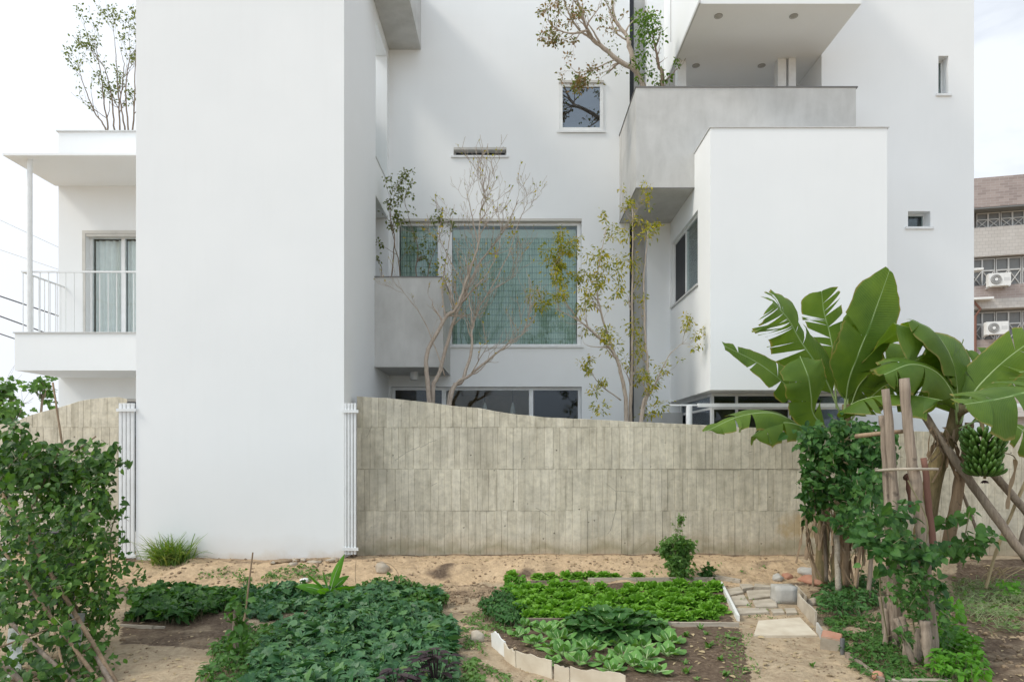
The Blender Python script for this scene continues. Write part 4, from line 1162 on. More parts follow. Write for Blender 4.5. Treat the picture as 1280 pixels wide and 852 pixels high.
# ------------------------------------------------------------------ boards and plates round the beds
def plank(a, b, h, th, name, label, cat, mm, group=None, lean=0.0, lift=.0, top=None, z2=None):
    """upright plank from ground point a to b; optional uneven top"""
    a = V(a); b = V(b); d = (b - a); d.z = 0; L_ = d.length; d.normalize(); nrm = V((-d.y, d.x, 0))
    mb = MB(); n = 10 if top else 3; v = []; fc = []
    for i in range(n + 1):
        t = i / n; base = a + (b - a) * t
        hh = h if not top else h * (1 - top * abs(nz(t*3.1 + a.x*7, a.y*5)) * 1.6)
        for k, (o_, z) in enumerate(((0, -.06), (0, hh), (th, hh), (th, -.06))):
            q = base + nrm * (o_ + lean * max(0, z)) + V((0, 0, z + lift)); v.append(tuple(q))
        if i:
            s_ = 4*(i-1)
            for k in range(4): fc.append((s_ + k, s_ + (k+1) % 4, s_ + 4 + (k+1) % 4, s_ + 4 + k))
    fc.append((3, 2, 1, 0)); s_ = 4*n; fc.append((s_, s_+1, s_+2, s_+3)); mb.add(v, fc)
    return solid(mb, name, M[mm], label, cat, (a + b) / 2, group)
gb = 'wooden boards edging the beds'
plank(G(735, 729), G(898, 728), .07, .03, 'edging_board', 'weathered board along the back of the bright lettuce bed', 'board', 'board_wood', gb)
plank(G(650, 731), G(733, 730), .05, .03, 'edging_board', 'short low grey board at the back left of the lettuce bed', 'board', 'post_wood', gb)
plank(G(900, 732), G(921, 776), .06, .03, 'edging_board', 'white board along the right end of the lettuce bed', 'board', 'tilewhite', gb)
plank(G(708, 783), G(924, 784), .045, .035, 'edging_board', 'pale board between the lettuces and the young seedlings', 'board', 'board_wood', gb)
plank(G(658, 780), G(707, 780), .06, .03, 'edging_board', 'short dark board at the front left of the lettuce bed', 'board', 'post_wood', gb)
plank(G(885, 722), G(925, 729), .05, .05, 'edging_board', 'short bleached board beyond the back right corner of the lettuce bed', 'board', 'board_wood', gb)
plank(G(1056, 822), G(1100, 856), .05, .035, 'edging_board', 'worn board along the left edge of the right bed', 'board', 'post_wood', gb)
plank(G(1112, 857), G(1190, 858), .04, .05, 'edging_board', 'pale board lying in front of the post bundle', 'board', 'board_wood', gb)
plank(G(150, 783), G(205, 786), .02, .02, 'cane', 'pale straight cane lying on the dark soil left of the potato vines', 'cane', 'board_wood')
ge = 'beige plates edging the leaf bed'
pl = [((615, 808), (632, 822), .17, 'tilewhite', 'small white plate at the left corner of the leaf bed edging'),
      ((631, 824), (645, 834), .15, 'tilebeige', 'first beige plate right of the white corner plate'),
      ((646, 834), (690, 849), .15, 'tilebeige', 'longer chipped beige plate below the left bok choys'),
      ((693, 850), (712, 854), .13, 'tilebeige', 'short beige plate in the middle of the bed edging'),
      ((713, 855), (782, 866), .15, 'tilebeige', 'long chipped beige plate at the front of the leaf bed'),
      ((784, 866), (850, 868), .09, 'slab', 'low worn plate at the front right of the leaf bed')]
for (a, b, h, mm, lab) in pl: plank(G(*a), G(*b), h, .012, 'edging_plate', lab, 'plate', mm, ge, -.08, 0, .22)
ge2 = 'plates edging the path'
plank(G(993, 742), G(1006, 757), .12, .015, 'edging_plate', 'narrow upright plate behind the cement block', 'plate', 'slab', ge2, .05)
plank(G(996, 757), G(1018, 782), .15, .02, 'edging_plate', 'tall beige plate right of the cement block', 'plate', 'slab', ge2, .05, 0, .2)
plank(G(1020, 790), G(1026, 800), .10, .02, 'edging_plate', 'small grey plate beside the tilted brick block', 'plate', 'block', ge2)

def chamfer_box(mb, c, sx, sy, sz, rz, rx=0, ry=0, mi=0, e=.008, mi_top=None):
    bm = bmesh.new(); bmesh.ops.create_cube(bm, size=1)
    bmesh.ops.scale(bm, vec=(sx, sy, sz), verts=bm.verts)
    bmesh.ops.bevel(bm, geom=bm.edges[:], offset=e, segments=2, affect='EDGES')
    bmesh.ops.subdivide_edges(bm, edges=[e_ for e_ in bm.edges if e_.calc_length() > .08], cuts=3, use_grid_fill=True)
    mt = Matrix.Translation(c) @ Matrix.Rotation(rz, 4, 'Z') @ Matrix.Rotation(rx, 4, 'X') @ Matrix.Rotation(ry, 4, 'Y')
    for v_ in bm.verts: v_.co = v_.co * 1.0 + V((nz(v_.co.x*9+c.x, v_.co.y*9, v_.co.z*9), nz(v_.co.y*9, v_.co.z*9+c.y), nz(v_.co.z*9, v_.co.x*9))) * .006
    bm.verts.ensure_lookup_table(); bm.normal_update()
    vs = [tuple(mt @ v_.co) for v_ in bm.verts]
    for f_ in bm.faces:
        pass
    b = len(mb.v); mb.v.extend(vs)
    for f_ in bm.faces:
        mb.f.append(tuple(x.index + b for x in f_.verts)); mb.m.append(mi_top if (mi_top is not None and f_.normal.z > .8) else mi)
    bm.free()
c = G(984, 755); mb = MB(); chamfer_box(mb, c + V((0, .10, .10)), .25, .20, .21, .0, 0, 0)
solid(mb, 'cement_block', M['block'], 'squared grey cement block standing at the end of the paved path', 'block', c, None, True)
c = G(1040, 812); mb = MB(); chamfer_box(mb, c + V((0, .02, .07)), .17, .12, .15, -.55, .35, .12, 0, .008, 1)
solid(mb, 'brick_block', [M['slab'], M['brick']], 'tilted brick block with a red top beside the path', 'block', c, None)
c = G(1053, 818); mb = MB(); mb.tube([c, c + V((0, 0, .14))], .020, 12); solid(mb, 'pipe_stub', M['ac_dark'], 'short dark pipe stub sticking up right of the brick block', 'pipe', c)
c = G(1098, 850); mb = MB(); rock(mb, c + V((0, 0, .03)), .05, rg, .8, 0, 3); solid(mb, 'brick_lump', M['brick'], 'round red brick lump at the end of the worn board', 'brick', c, None, True)

# pavers of the path
rg = random.Random(9); pv = 0
PAV = [([(905,738),(925,736),(930,742),(910,746)], 'small cracked paver touching the white end board'),
       ([(924,733),(940,731),(943,737),(928,740)], 'small paver at the far left corner of the paved patch'),
       ([(943,731),(962,733),(966,739),(942,739)], 'thin far paver in the middle of the paved patch'),
       ([(932,741),(968,740),(970,748),(936,750)], 'long grey paver in the second row before the cement block'),
       ([(911,747),(930,745),(938,757),(913,760)], 'squarish paver in the middle left of the path'),
       ([(940,752),(970,750),(972,760),(944,761)], 'rectangular paver touching the cement block'),
       ([(916,762),(958,762),(962,768),(920,769)], 'wide low paver at the front of the paved patch'),
       ([(963,763),(978,762),(981,768),(966,770)], 'small paver in front of the cement block'),
       ([(980,762),(994,761),(997,768),(983,769)], 'small corner paver beside the tall beige plate')]
for pts, lab in PAV:
    q = [G(*p) for p in pts]; cc = sum(q, V()) / 4; mb = MB(); n = []
    for a, b in zip(q, q[1:] + q[:1]):
        for k in range(3):
            t = k / 3; w = a + (b - a) * t; n.append(cc + (w - cc) * (.97 + .05 * nz(w.x*9, w.y*9)))
    zt = max(w.z for w in n) + .018; k = len(n)
    vs = [(w.x, w.y, zt - .05) for w in n] + [(w.x, w.y, zt - .006) for w in n] + [tuple(V((w.x, w.y, zt)) + (cc - V((w.x, w.y, cc.z))) * .06) for w in n]
    fs = [tuple(2*k + i for i in range(k))]
    for r_ in (0, k): fs += [(r_+i, r_+(i+1) % k, r_+k+(i+1) % k, r_+k+i) for i in range(k)]
    mb.add(vs, fs); solid(mb, 'paving_stone', M['slab'], lab, 'paving stone', cc, 'worn pavers of the garden path')
q = [G(*p) for p in ((948, 778), (1000, 776), (1022, 796), (942, 795))]; cc = sum(q, V()) / 4; mb = MB()
zt = max(w.z for w in q) + .012
k = 4; vs = [(w.x, w.y, zt - .06) for w in q] + [(w.x, w.y, zt) for w in q]
mb.add(vs, [(4,5,6,7)] + [(i, (i+1) % 4, 4+(i+1) % 4, 4+i) for i in range(4)])
solid(mb, 'paving_slab', M['tilebeige'], 'large bare pale slab lying in the path in front of the pavers', 'paving slab', cc)

# ------------------------------------------------------------------ lettuces
p_round = lambda t: math.sin(math.pi * min(1, (t*.93 + .06)))**.6 * (.35 + .65 * t) if t < .98 else .45
p_pad = lambda t: (max(0, math.sin(math.pi * (t**.8 * .94 + .04))))**.55
p_lance = lambda t: max(.0, math.sin(math.pi * (t**.75)))**.8 if t < 1 else 0.0
p_grass = lambda t: (1 - t)**.6 * (.5 + .5 * min(1, t*5))
def lettuce(seed, R0=.12, n=24, tall=1.0, mi='lf_lettuce'):
    r = random.Random(seed); global rnd
    mb = MB()
    for i in range(n):
        t = i / (n - 1); az = i * 2.4 + r.uniform(-.3, .3)
        L = R0 * (1.15 - .45 * t) * r.uniform(.85, 1.1); e0 = R(20 + 60 * t + r.uniform(-8, 8)) ; e1 = R(-25 + 100 * t + r.uniform(-15, 10))
        mb.blade((.006*math.cos(az), .006*math.sin(az), .01 + .02 * t), az, L * tall, L * .52, e0, e1, p_round, 6, 3, .35, .17, 3.2, 0)
    return mb
protos = []
rows_ = []
A1, A2, A3, A4 = [V((a, b, 0)) for a, b in BED1]
rg = random.Random(17)
protoL = [lettuce(100 + i, .125 + .01 * (i % 3), 24 + i) for i in range(5)]
first = {}
def place_veg(name, mbs, k, label, cat, group, pos, rz, s, mats, tilt=0.0):
    key = (name, k)
    if key not in first:
        o = mbs[k].build(name, mats); first[key] = o.data; 
    else:
        o = bpy.data.objects.new(name, first[key]); col.objects.link(o)
    tag(o, label, cat, group)
    o.location = pos; o.rotation_euler = (rg.uniform(-tilt, tilt), rg.uniform(-tilt, tilt), rz); o.scale = (s, s, s * rg.uniform(.85, 1.15))
    return o
NR, NC = 6, 15
for j in range(NR):
    for i in range(NC):
        u = (i + .5 + rg.uniform(-.25, .25) + (.25 if j % 2 else -.2)) / NC; w = .07 + .93 * (j + .5 + rg.uniform(-.2, .2)) / NR
        if not (0.01 < u < .985) or rg.random() < .04: continue
        p = (A1 * (1-u) + A2 * u) * (1 - w) + (A4 * (1-u) + A3 * u) * w
        s = rg.uniform(.8, 1.12) * (.8 if j == NR - 1 and i > 6 else 1)
        place_veg('lettuce', protoL, rg.randrange(5), 'bright green loose leaf lettuce growing in the dense middle bed', 'lettuce', 'lettuces of the dense middle bed', V((p.x, p.y, gz(p.x, p.y))), rg.uniform(0, 6.28), s, M['lf_lettuce'], .1)
for px, lab in ((640, 'leftmost lettuce of the sparse row behind the bed, darker green'), (672, 'low lettuce second from left in the row behind the bed'), (688, 'lettuce third from left in the back row against the sand'), (708, 'lettuce of the back row just left of the tallest one'), (722, 'tallest lettuce of the back row against the sand'), (738, 'lettuce fourth from the right end of the back row'), (755, 'lettuce third from the right end of the back row'), (768, 'frilly lettuce just left of the gap in the back row'), (797, 'lone lettuce right of the gap in the back row')):
    p = G(px, 723); place_veg('lettuce', protoL, rg.randrange(5), lab, 'lettuce', 'lettuces of the sparse back row', p, rg.uniform(0, 6.28), rg.uniform(.75, 1.0), M['lf_lettuce'], .1)

# ------------------------------------------------------------------ bok choys and crinkled greens
def bok(seed, R0=.13, n=9):
    r = random.Random(seed); mb = MB()
    for i in range(n):
        t = i / (n - 1); az = i * 2.4 + r.uniform(-.3, .3); L = R0 * (1.25 - .45 * t) * r.uniform(.9, 1.1)
        e0 = R(32 + 42 * t + r.uniform(-6, 6)); e1 = R(5 + 60 * t + r.uniform(-15, 10))
        mb.blade((.008*math.cos(az), .008*math.sin(az), .005), az, L, L * .34, e0, e1, p_pad, 8, 2, .3, .04, 1.3, 0, .34, 1, .010)
    return mb
def crinkle(seed, R0=.24, n=16):
    r = random.Random(seed); mb = MB()
    for i in range(n):
        t = i / (n - 1); az = i * 2.4 + r.uniform(-.3, .3); L = R0 * (1.2 - .4 * t) * r.uniform(.9, 1.1)
        e0 = R(50 + 32 * t + r.uniform(-6, 6)); e1 = R(-60 + 95 * t + r.uniform(-15, 10))
        mb.blade((.01*math.cos(az), .01*math.sin(az), .005), az, L, L * .30, e0, e1, p_pad, 12, 3, -.25, .10, 4.5, 0, .22, 1, .008)
    return mb
boks = [bok(200 + i, .13 + .008*i) for i in range(4)]; crs = [crinkle(300 + i) for i in range(3)]
GBL = 'bok choys of the front leaf bed'
for i, (px, py, s) in enumerate(((648,796,1.1),(668,806,1.15),(684,793,1.1),(697,787,1.0),(700,803,1.2),(704,820,1.25),(735,815,1.25),(757,830,1.15),(778,822,1.2),(792,834,1.1),(800,812,1.15),(820,800,1.1),(826,788,1.0),(835,820,1.2),(838,806,1.1),(818,842,1.2),(822,783,.9),(672,786,.9),(716,796,1.0),(745,806,1.0),(770,808,1.0),(655,784,.9),(725,832,1.0),(808,826,1.0),(690,812,.9),(765,840,1.0),(690,830,.9))):
    s *= .88; p = G(px, py); place_veg('bok_choy', boks, rg.randrange(4), 'pale green bok choy with rounded upright leaves in the front leaf bed', 'bok choy', GBL, p, rg.uniform(0, 6.28), s, [M['lf_bok'], M['rib_pale']], .08)
for i, (px, py, s) in enumerate(((745,798,1.35),(768,797,1.5),(790,798,1.35),(757,787,1.4),(780,786,1.45),(802,789,1.1),(732,790,1.0))):
    p = G(px, py); place_veg('crinkled_greens', crs, i % 3, 'dark crinkled leafy greens in the tall clump of the front leaf bed', 'greens', 'crinkled greens in a clump', p, rg.uniform(0, 6.28), s, [M['lf_cab'], M['rib_pale']], .1)
# seedlings
def seedling(seed):
    r = random.Random(seed); mb = MB()
    for i in range(11):
        az = r.uniform(0, 6.28); mb.blade((0, 0, 0), az, r.uniform(.03, .07), .012, R(r.uniform(30, 75)), R(r.uniform(-20, 40)), p_pad, 4, 1, .2)
    return mb
sds = [seedling(400 + i) for i in range(3)]
for (px, py) in ((857,795),(883,793),(886,810),(912,798),(856,830),(900,825),(858,842),(886,806),(918,800),(905,845),(870,850),(875,786),(840,792),(930,838)):
    place_veg('seedling', sds, rg.randrange(3), 'young light green seedling in the bare dark soil right of the bok choys', 'seedling', 'seedlings in the bare soil', G(px, py), rg.uniform(0, 6.28), rg.uniform(.8, 1.3), M['lf_weed'], .1)
place_veg('seedling', sds, 0, 'lone tiny green seedling in the middle of the bare path', 'seedling', None, G(1015, 833), 1, .8, M['lf_weed'])

# ------------------------------------------------------------------ ground cover beds
def cover(name, poly, hfun, n, T, size, mm, label, seed, cat='vines', droop=.1, stuff=True, zmul=(.35, 1.0), tilt=.6, gaps=0.0, lo_up=.25):
    r = random.Random(seed); P_ = gp(*poly); x0 = min(p[0] for p in P_); x1 = max(p[0] for p in P_); y0 = min(p[1] for p in P_); y1 = max(p[1] for p in P_)
    mb = MB(); k = 0; tries = 0
    while k < n and tries < n * 8:
        tries += 1
        x = r.uniform(x0, x1); y = r.uniform(y0, y1)
        x_ = x + .16 * nz(x*2.7, y*2.7, 2); y_ = y + .16 * nz(x*2.7, y*2.7, 8)
        if not poly_in(x_, y_, P_): continue
        if gaps and nz(x*3.3, y*3.3, seed) < gaps: continue
        h = hfun * (.62 + .6 * nz(x*2.1, y*2.1, seed) + .55 * nz(x*5, y*5, seed)); h = max(.025, h)
        z = gz(x, y) + h * (zmul[0] + (zmul[1] - zmul[0]) * r.random()**.6)
        a = r.uniform(0, 6.28); d = V((math.cos(a), math.sin(a) - .25, r.uniform(-.9, .6) - droop)); up = V((r.gauss(0, tilt*1.1), r.gauss(0, tilt*1.1) - lo_up, 1))
        mb.tmpl(T[r.randrange(len(T))], V((x, y, z)), d, up, size * r.choice((.45, .7, .85, 1.0, 1.15, 1.3)), 2 if r.random() < .012 else 0); k += 1
        if r.random() < .25:
            q = V((x + r.gauss(0, .02), y + r.gauss(0, .02), gz(x, y)))
            mb.tube([q, V((x, y, z))], .0022, 3, 1, False)
    o = mb.build(name, [M[mm], M['vine_stem'], M['lf_weed']]); tag(o, label, cat, kind='stuff'); return o
cover('potato_vines', ((352,795),(395,765),(470,745),(546,746),(552,790),(562,850),(566,930),(300,930),(325,835)), .21, 6600, (T_SPIKE, T_LOBE, T_SPIKE, T_HEART), .10, 'lf_potato', 'dark bluish green sweet potato vines covering the left front bed', 51)
cover('potato_vines', ((172,777),(168,748),(215,740),(300,745),(305,762),(260,772),(225,783)), .20, 2300, (T_HEART, T_LOBE), .085, 'lf_vine', 'mid green sweet potato vines in the strip left of the thin stake', 52)
cover('potato_vines', ((300,770),(305,742),(390,738),(430,750),(380,765),(330,778)), .18, 1600, (T_HEART, T_LOBE), .08, 'lf_potato', 'dark sweet potato vines behind the thin stake', 53)
cover('herb_patch', ((430,742),(470,732),(540,738),(556,752),(552,775),(500,768),(440,762)), .17, 2600, (T_SIMPLE, T_LOBE), .055, 'lf_potato_fresh', 'fresh light green herb patch at the back of the left bed', 54)
cover('herb_patch', ((258,850),(268,812),(300,792),(348,788),(335,840),(315,930),(245,930)), .13, 2300, (T_SIMPLE, T_NARROW), .06, 'lf_potato_fresh', 'low mixed green weeds around the foot of the stump stake', 55)
cover('weeds', ((575,775),(600,765),(640,790),(615,800),(620,830),(640,850),(700,862),(640,870),(600,830),(572,805)), .05, 900, (T_SIMPLE, T_NARROW), .035, 'lf_weed', 'low weeds along the front plates of the leaf bed', 56, gaps=-.05)
cover('weeds', ((560,812),(600,832),(610,875),(560,890),(545,850)), .07, 700, (T_SIMPLE, T_NARROW), .04, 'lf_weed', 'low weeds on the path edge between the potato vines and the leaf bed', 57, gaps=-.1)
cover('herb_patch', ((600,770),(618,752),(655,752),(660,775),(640,790),(610,785)), .17, 1500, (T_SIMPLE, T_LOBE), .05, 'lf_cab', 'dark small leaved herb mound at the left corner between the two beds', 58)
cover('weeds', ((628,745),(632,730),(660,728),(655,745)), .12, 320, (T_LOBE,), .055, 'lf_bright', 'fresh green leaves at the back left corner of the lettuce bed', 59)
cover('herb_patch', ((1020,775),(1022,745),(1060,735),(1095,742),(1098,765),(1060,775)), .22, 1500, (T_NARROW, T_SIMPLE), .07, 'lf_cab', 'dark green feathery herb mound beside the banana foot', 60)
cover('weeds', ((1030,782),(1060,772),(1120,775),(1130,800),(1100,860),(1070,840),(1058,815),(1040,800)), .09, 3000, (T_SIMPLE, T_NARROW), .042, 'lf_potato_fresh', 'low green weeds filling the bed right of the path', 61, gaps=-.2)
cover('weeds', ((1100,800),(1195,810),(1200,860),(1110,862)), .08, 1200, (T_SIMPLE, T_NARROW), .045, 'lf_potato_fresh', 'low green weeds around the post bundle', 62, gaps=-.2)
cover('weeds', ((900,790),(935,790),(950,830),(945,870),(905,860)), .03, 260, (T_NARROW,), .04, 'lf_weed', 'thin weeds along the edge between seedlings and path', 63, gaps=0)
cover('weeds', ((915,752),(990,742),(998,772),(925,774)), .02, 160, (T_NARROW, T_SIMPLE), .03, 'lf_weed', 'tiny weeds in the joints of the pavers', 64, gaps=.05)
cover('weeds', ((150,745),(230,715),(300,712),(350,722),(300,735),(180,748)), .06, 160, (T_NARROW, T_SIMPLE), .05, 'lf_weed', 'few small weeds on the sand between the grass tuft and the vines', 67, gaps=.12)
cover('weeds', ((560,735),(900,700),(1000,712),(900,722),(700,724),(600,742)), .05, 260, (T_NARROW, T_SIMPLE), .04, 'lf_weed', 'few small weeds on the sand below the long concrete wall', 68, gaps=.16)
cover('weeds', ((295,728),(330,715),(400,712),(430,722),(380,736),(320,738)), .08, 500, (T_NARROW, T_SIMPLE), .05, 'lf_weed', 'sparse weeds on the sandy bank below the tower', 65, gaps=.05)
# grassy pale stalks of the right-hand plot
rg = random.Random(71); mb = MB(); PR = gp((1185,768),(1195,735),(1290,730),(1400,740),(1400,800),(1235,792))
k = 0
while k < 2600:
    x = rg.uniform(3.6, 8.0); y = rg.uniform(5.8, 9.4)
    if not poly_in(x + .1*nz(x*3, y*3), y, PR): continue
    k += 1
    if nz(x*2, y*2, 3) < -.18: continue
    p = V((x, y, gz(x, y) + rg.uniform(0, .10))); a = rg.uniform(0, 6.28); L_ = rg.uniform(.07, .22)
    q = p + V((math.cos(a)*L_, math.sin(a)*L_, rg.uniform(-.03, .09))); mid = (p + q) / 2 + V((0, 0, rg.uniform(.0, .06)))
    mb.tube([p, mid, q], .0022, 3, 0, False)
    if rg.random() < .7: mb.tmpl(T_NARROW if rg.random() < .5 else T_SIMPLE, q, rdir(rg, -.4, .6), rdir(rg, .3, 1), rg.uniform(.03, .07), 1)
o = mb.build('sprawling_weeds', [M['lf_pale'], M['lf_weed']]); tag(o, 'pale sprawling weeds and stalks over the right hand plot', 'weeds', kind='stuff')
cover('weeds', ((1165,855),(1170,790),(1200,795),(1235,860)), .22, 1300, (T_SIMPLE, T_NARROW), .07, 'lf_bright', 'bright green leafy weeds right of the post bundle', 66)

# ------------------------------------------------------------------ single plants
rg = random.Random(81)
def tuft(px, py, n, L_, W, mm, name, label, cat, e=(50, 88), spread=.08):
    c = G(px, py); mb = MB()
    for i in range(n):
        az = rg.uniform(0, 6.28); b = c + V((rg.gauss(0, spread), rg.gauss(0, spread*.6), -.01))
        mb.blade(b, az, L_ * rg.uniform(.5, 1.15), W, R(rg.uniform(*e)), R(rg.uniform(-30, 55)), p_grass, 6, 1, .5, twist=rg.uniform(-1, 1))
    solid(mb, name, M[mm], label, cat, c)
tuft(213, 704, 420, .50, .011, 'lf_grass', 'grass_tuft', 'bushy grass tuft at the foot of the white tower near its left corner', 'grass tuft', (58, 95), .11)
c = G(412, 752); mb = MB()
for (az, L_, W, e0, e1) in ((.3, .52, .055, 80, 62), (2.8, .46, .06, 50, 22), (3.4, .42, .06, 38, 0), (.0, .36, .06, 40, -10), (5.6, .33, .055, 40, -5), (2.2, .36, .055, 66, 35), (4.4, .3, .05, 45, 0), (.9, .36, .05, 55, 15)):
    mb.blade(c + V((0, 0, .08)), az, L_, W, R(e0), R(e1), p_lance, 10, 2, .3, .05, 2, 0, .12, 1, .007, roll=rg.choice((-1, 1)) * rg.uniform(.7, 1.2))
mb.tube([c, c + V((0, 0, .12))], .018, 8, 1)
solid(mb, 'broad_leaved_plant', [M['lf_bright'], M['rib_pale']], 'young plant with long upright bright green leaves in front of the tower corner', 'plant', c)
# bushy tall plant against the wall
c = G(850, 727); mb = MB(); tips = []
for i in range(12):
    a = rg.uniform(0, 6.28); h = rg.uniform(.3, .62); w = rg.uniform(.03, .22)
    pts = [c, c + V((math.cos(a)*w*.4, math.sin(a)*w*.4, h*.5)), c + V((math.cos(a)*w, math.sin(a)*w, h))]
    stem(mb, pts, .008, .002, tips, rg, 6, lvl=0, Ls=(.06, .14), start=.2, ch=(1, 1))
for i in range(3):
    pts = [c + V((rg.gauss(0,.03), 0, .2)), c + V((rg.gauss(0, .03), 0, .5)), c + V((rg.gauss(.01,.03), 0, rg.uniform(.78, .9)))]
    stem(mb, pts, .006, .002, tips, rg, 8, lvl=0, Ls=(.05, .12), start=.4, ch=(1, 1))
t = thing('tall_herb', 'bushy green herb with a tall thin top standing against the concrete wall', 'plant', c)
part(mb, 'stalk', M['vine_stem'], t)
mb = MB()
for p, d, l in tips:
    h = (p.z - c.z)
    if h > .52:
        if rg.random() < .6: clump(mb, p, .02, 2, .035, T_LOBE, rg)
    else: clump(mb, p, .045, 5, .055, T_LOBE, rg)
for _ in range(30):
    a = rg.uniform(0, 6.28); h = .04 + .5 * rg.random() ** 1.3; w = rg.uniform(.1, 1) * .20 * max(.1, 1 - h / .6); clump(mb, c + V((math.cos(a)*w, math.sin(a)*w, h)), .07, 17, .055, T_LOBE, rg)
part(mb, 'foliage', M['lf_weed'], t)
clump_c = G(885, 724); mb = MB(); mb.tube([clump_c, clump_c + V((0, 0, .12))], .03, 6); clump(mb, clump_c + V((0, 0, .08)), .085, 130, .05, T_LOBE, rg); solid(mb, 'low_herb', M['lf_vine'], 'low spreading herb right beside the tall herb at the wall', 'plant', clump_c)
# purple leaved plants bottom
for (px, py, n, lab) in ((545, 868, 40, 'dark purple leaved plant at the bottom edge right in the potato vines'), (500, 890, 34, 'smaller dark purple leaved plant just left of the other at the bottom edge')):
    c = G(px, py); mb = MB()
    for i in range(n):
        a = rg.uniform(0, 6.28); h = rg.uniform(.15, .32); q = c + V((math.cos(a)*rg.uniform(0,.14), math.sin(a)*rg.uniform(0,.14), h))
        mb.tube([c, q], .003, 3, 0, False); mb.tmpl(T_SIMPLE, q, V((math.cos(a), math.sin(a), .1)), V((0, 0, 1)), rg.uniform(.07, .11))
    solid(mb, 'purple_plant', M['lf_purple'], lab, 'plant', c, 'purple leaved plants')
# stakes left
c = G(300, 812); mb = MB(); mb.tube([c - V((0,0,.05)), P(316, 690, c.y + .05)], [.011, .007], 6); solid(mb, 'thin_stake', M['stick'], 'tall thin leaning stake rising from the potato vines', 'stake', c)
c = G(298, 826); mb = MB(); mb.tube([c - V((0,0,.05)), P(293, 790, c.y), P(296, 752, c.y)], [.026, .022, .019], 9, 0, True, .12); solid(mb, 'stump_stake', M['post_wood'], 'short thick stake overgrown by a vine in front of the thin stake', 'stake', c)
mb = MB()
for i in range(75):
    t_ = rg.random(); q = P(297 + rg.gauss(0, 8), 745 + t_*85, c.y - .04 + rg.gauss(0, .05)); mb.tmpl(T_HEART, q, rdir(rg, -.8, .3) + V((0, -.6, 0)), rdir(rg, .1, 1), rg.uniform(.05, .09))
mb.tube(cr([P(300, 830, c.y-.03), P(290, 800, c.y-.05), P(304, 770, c.y-.03), P(310, 720, c.y)]), .004, 4)
solid(mb, 'climbing_vine', M['lf_potato_fresh'], 'small vine climbing the two stakes in the left bed', 'vine', c)
# sheaths of thin wires / dry stems on the bank
for (pl_, lab) in (([(447, 740), (444, 720), (445, 700)], 'thin dark upright twig in the sand beneath the left end of the concrete wall'), ([(497, 738), (498, 718), (488, 705), (470, 702)], 'thin arching dry twig in the sand beneath the concrete wall')):
    a = G(*pl_[0]); mb = MB(); mb.tube(cr([a] + [P(x, y, a.y) for x, y in pl_[1:]]), .0035, 4); solid(mb, 'twig', M['stick'], lab, 'twig', a)
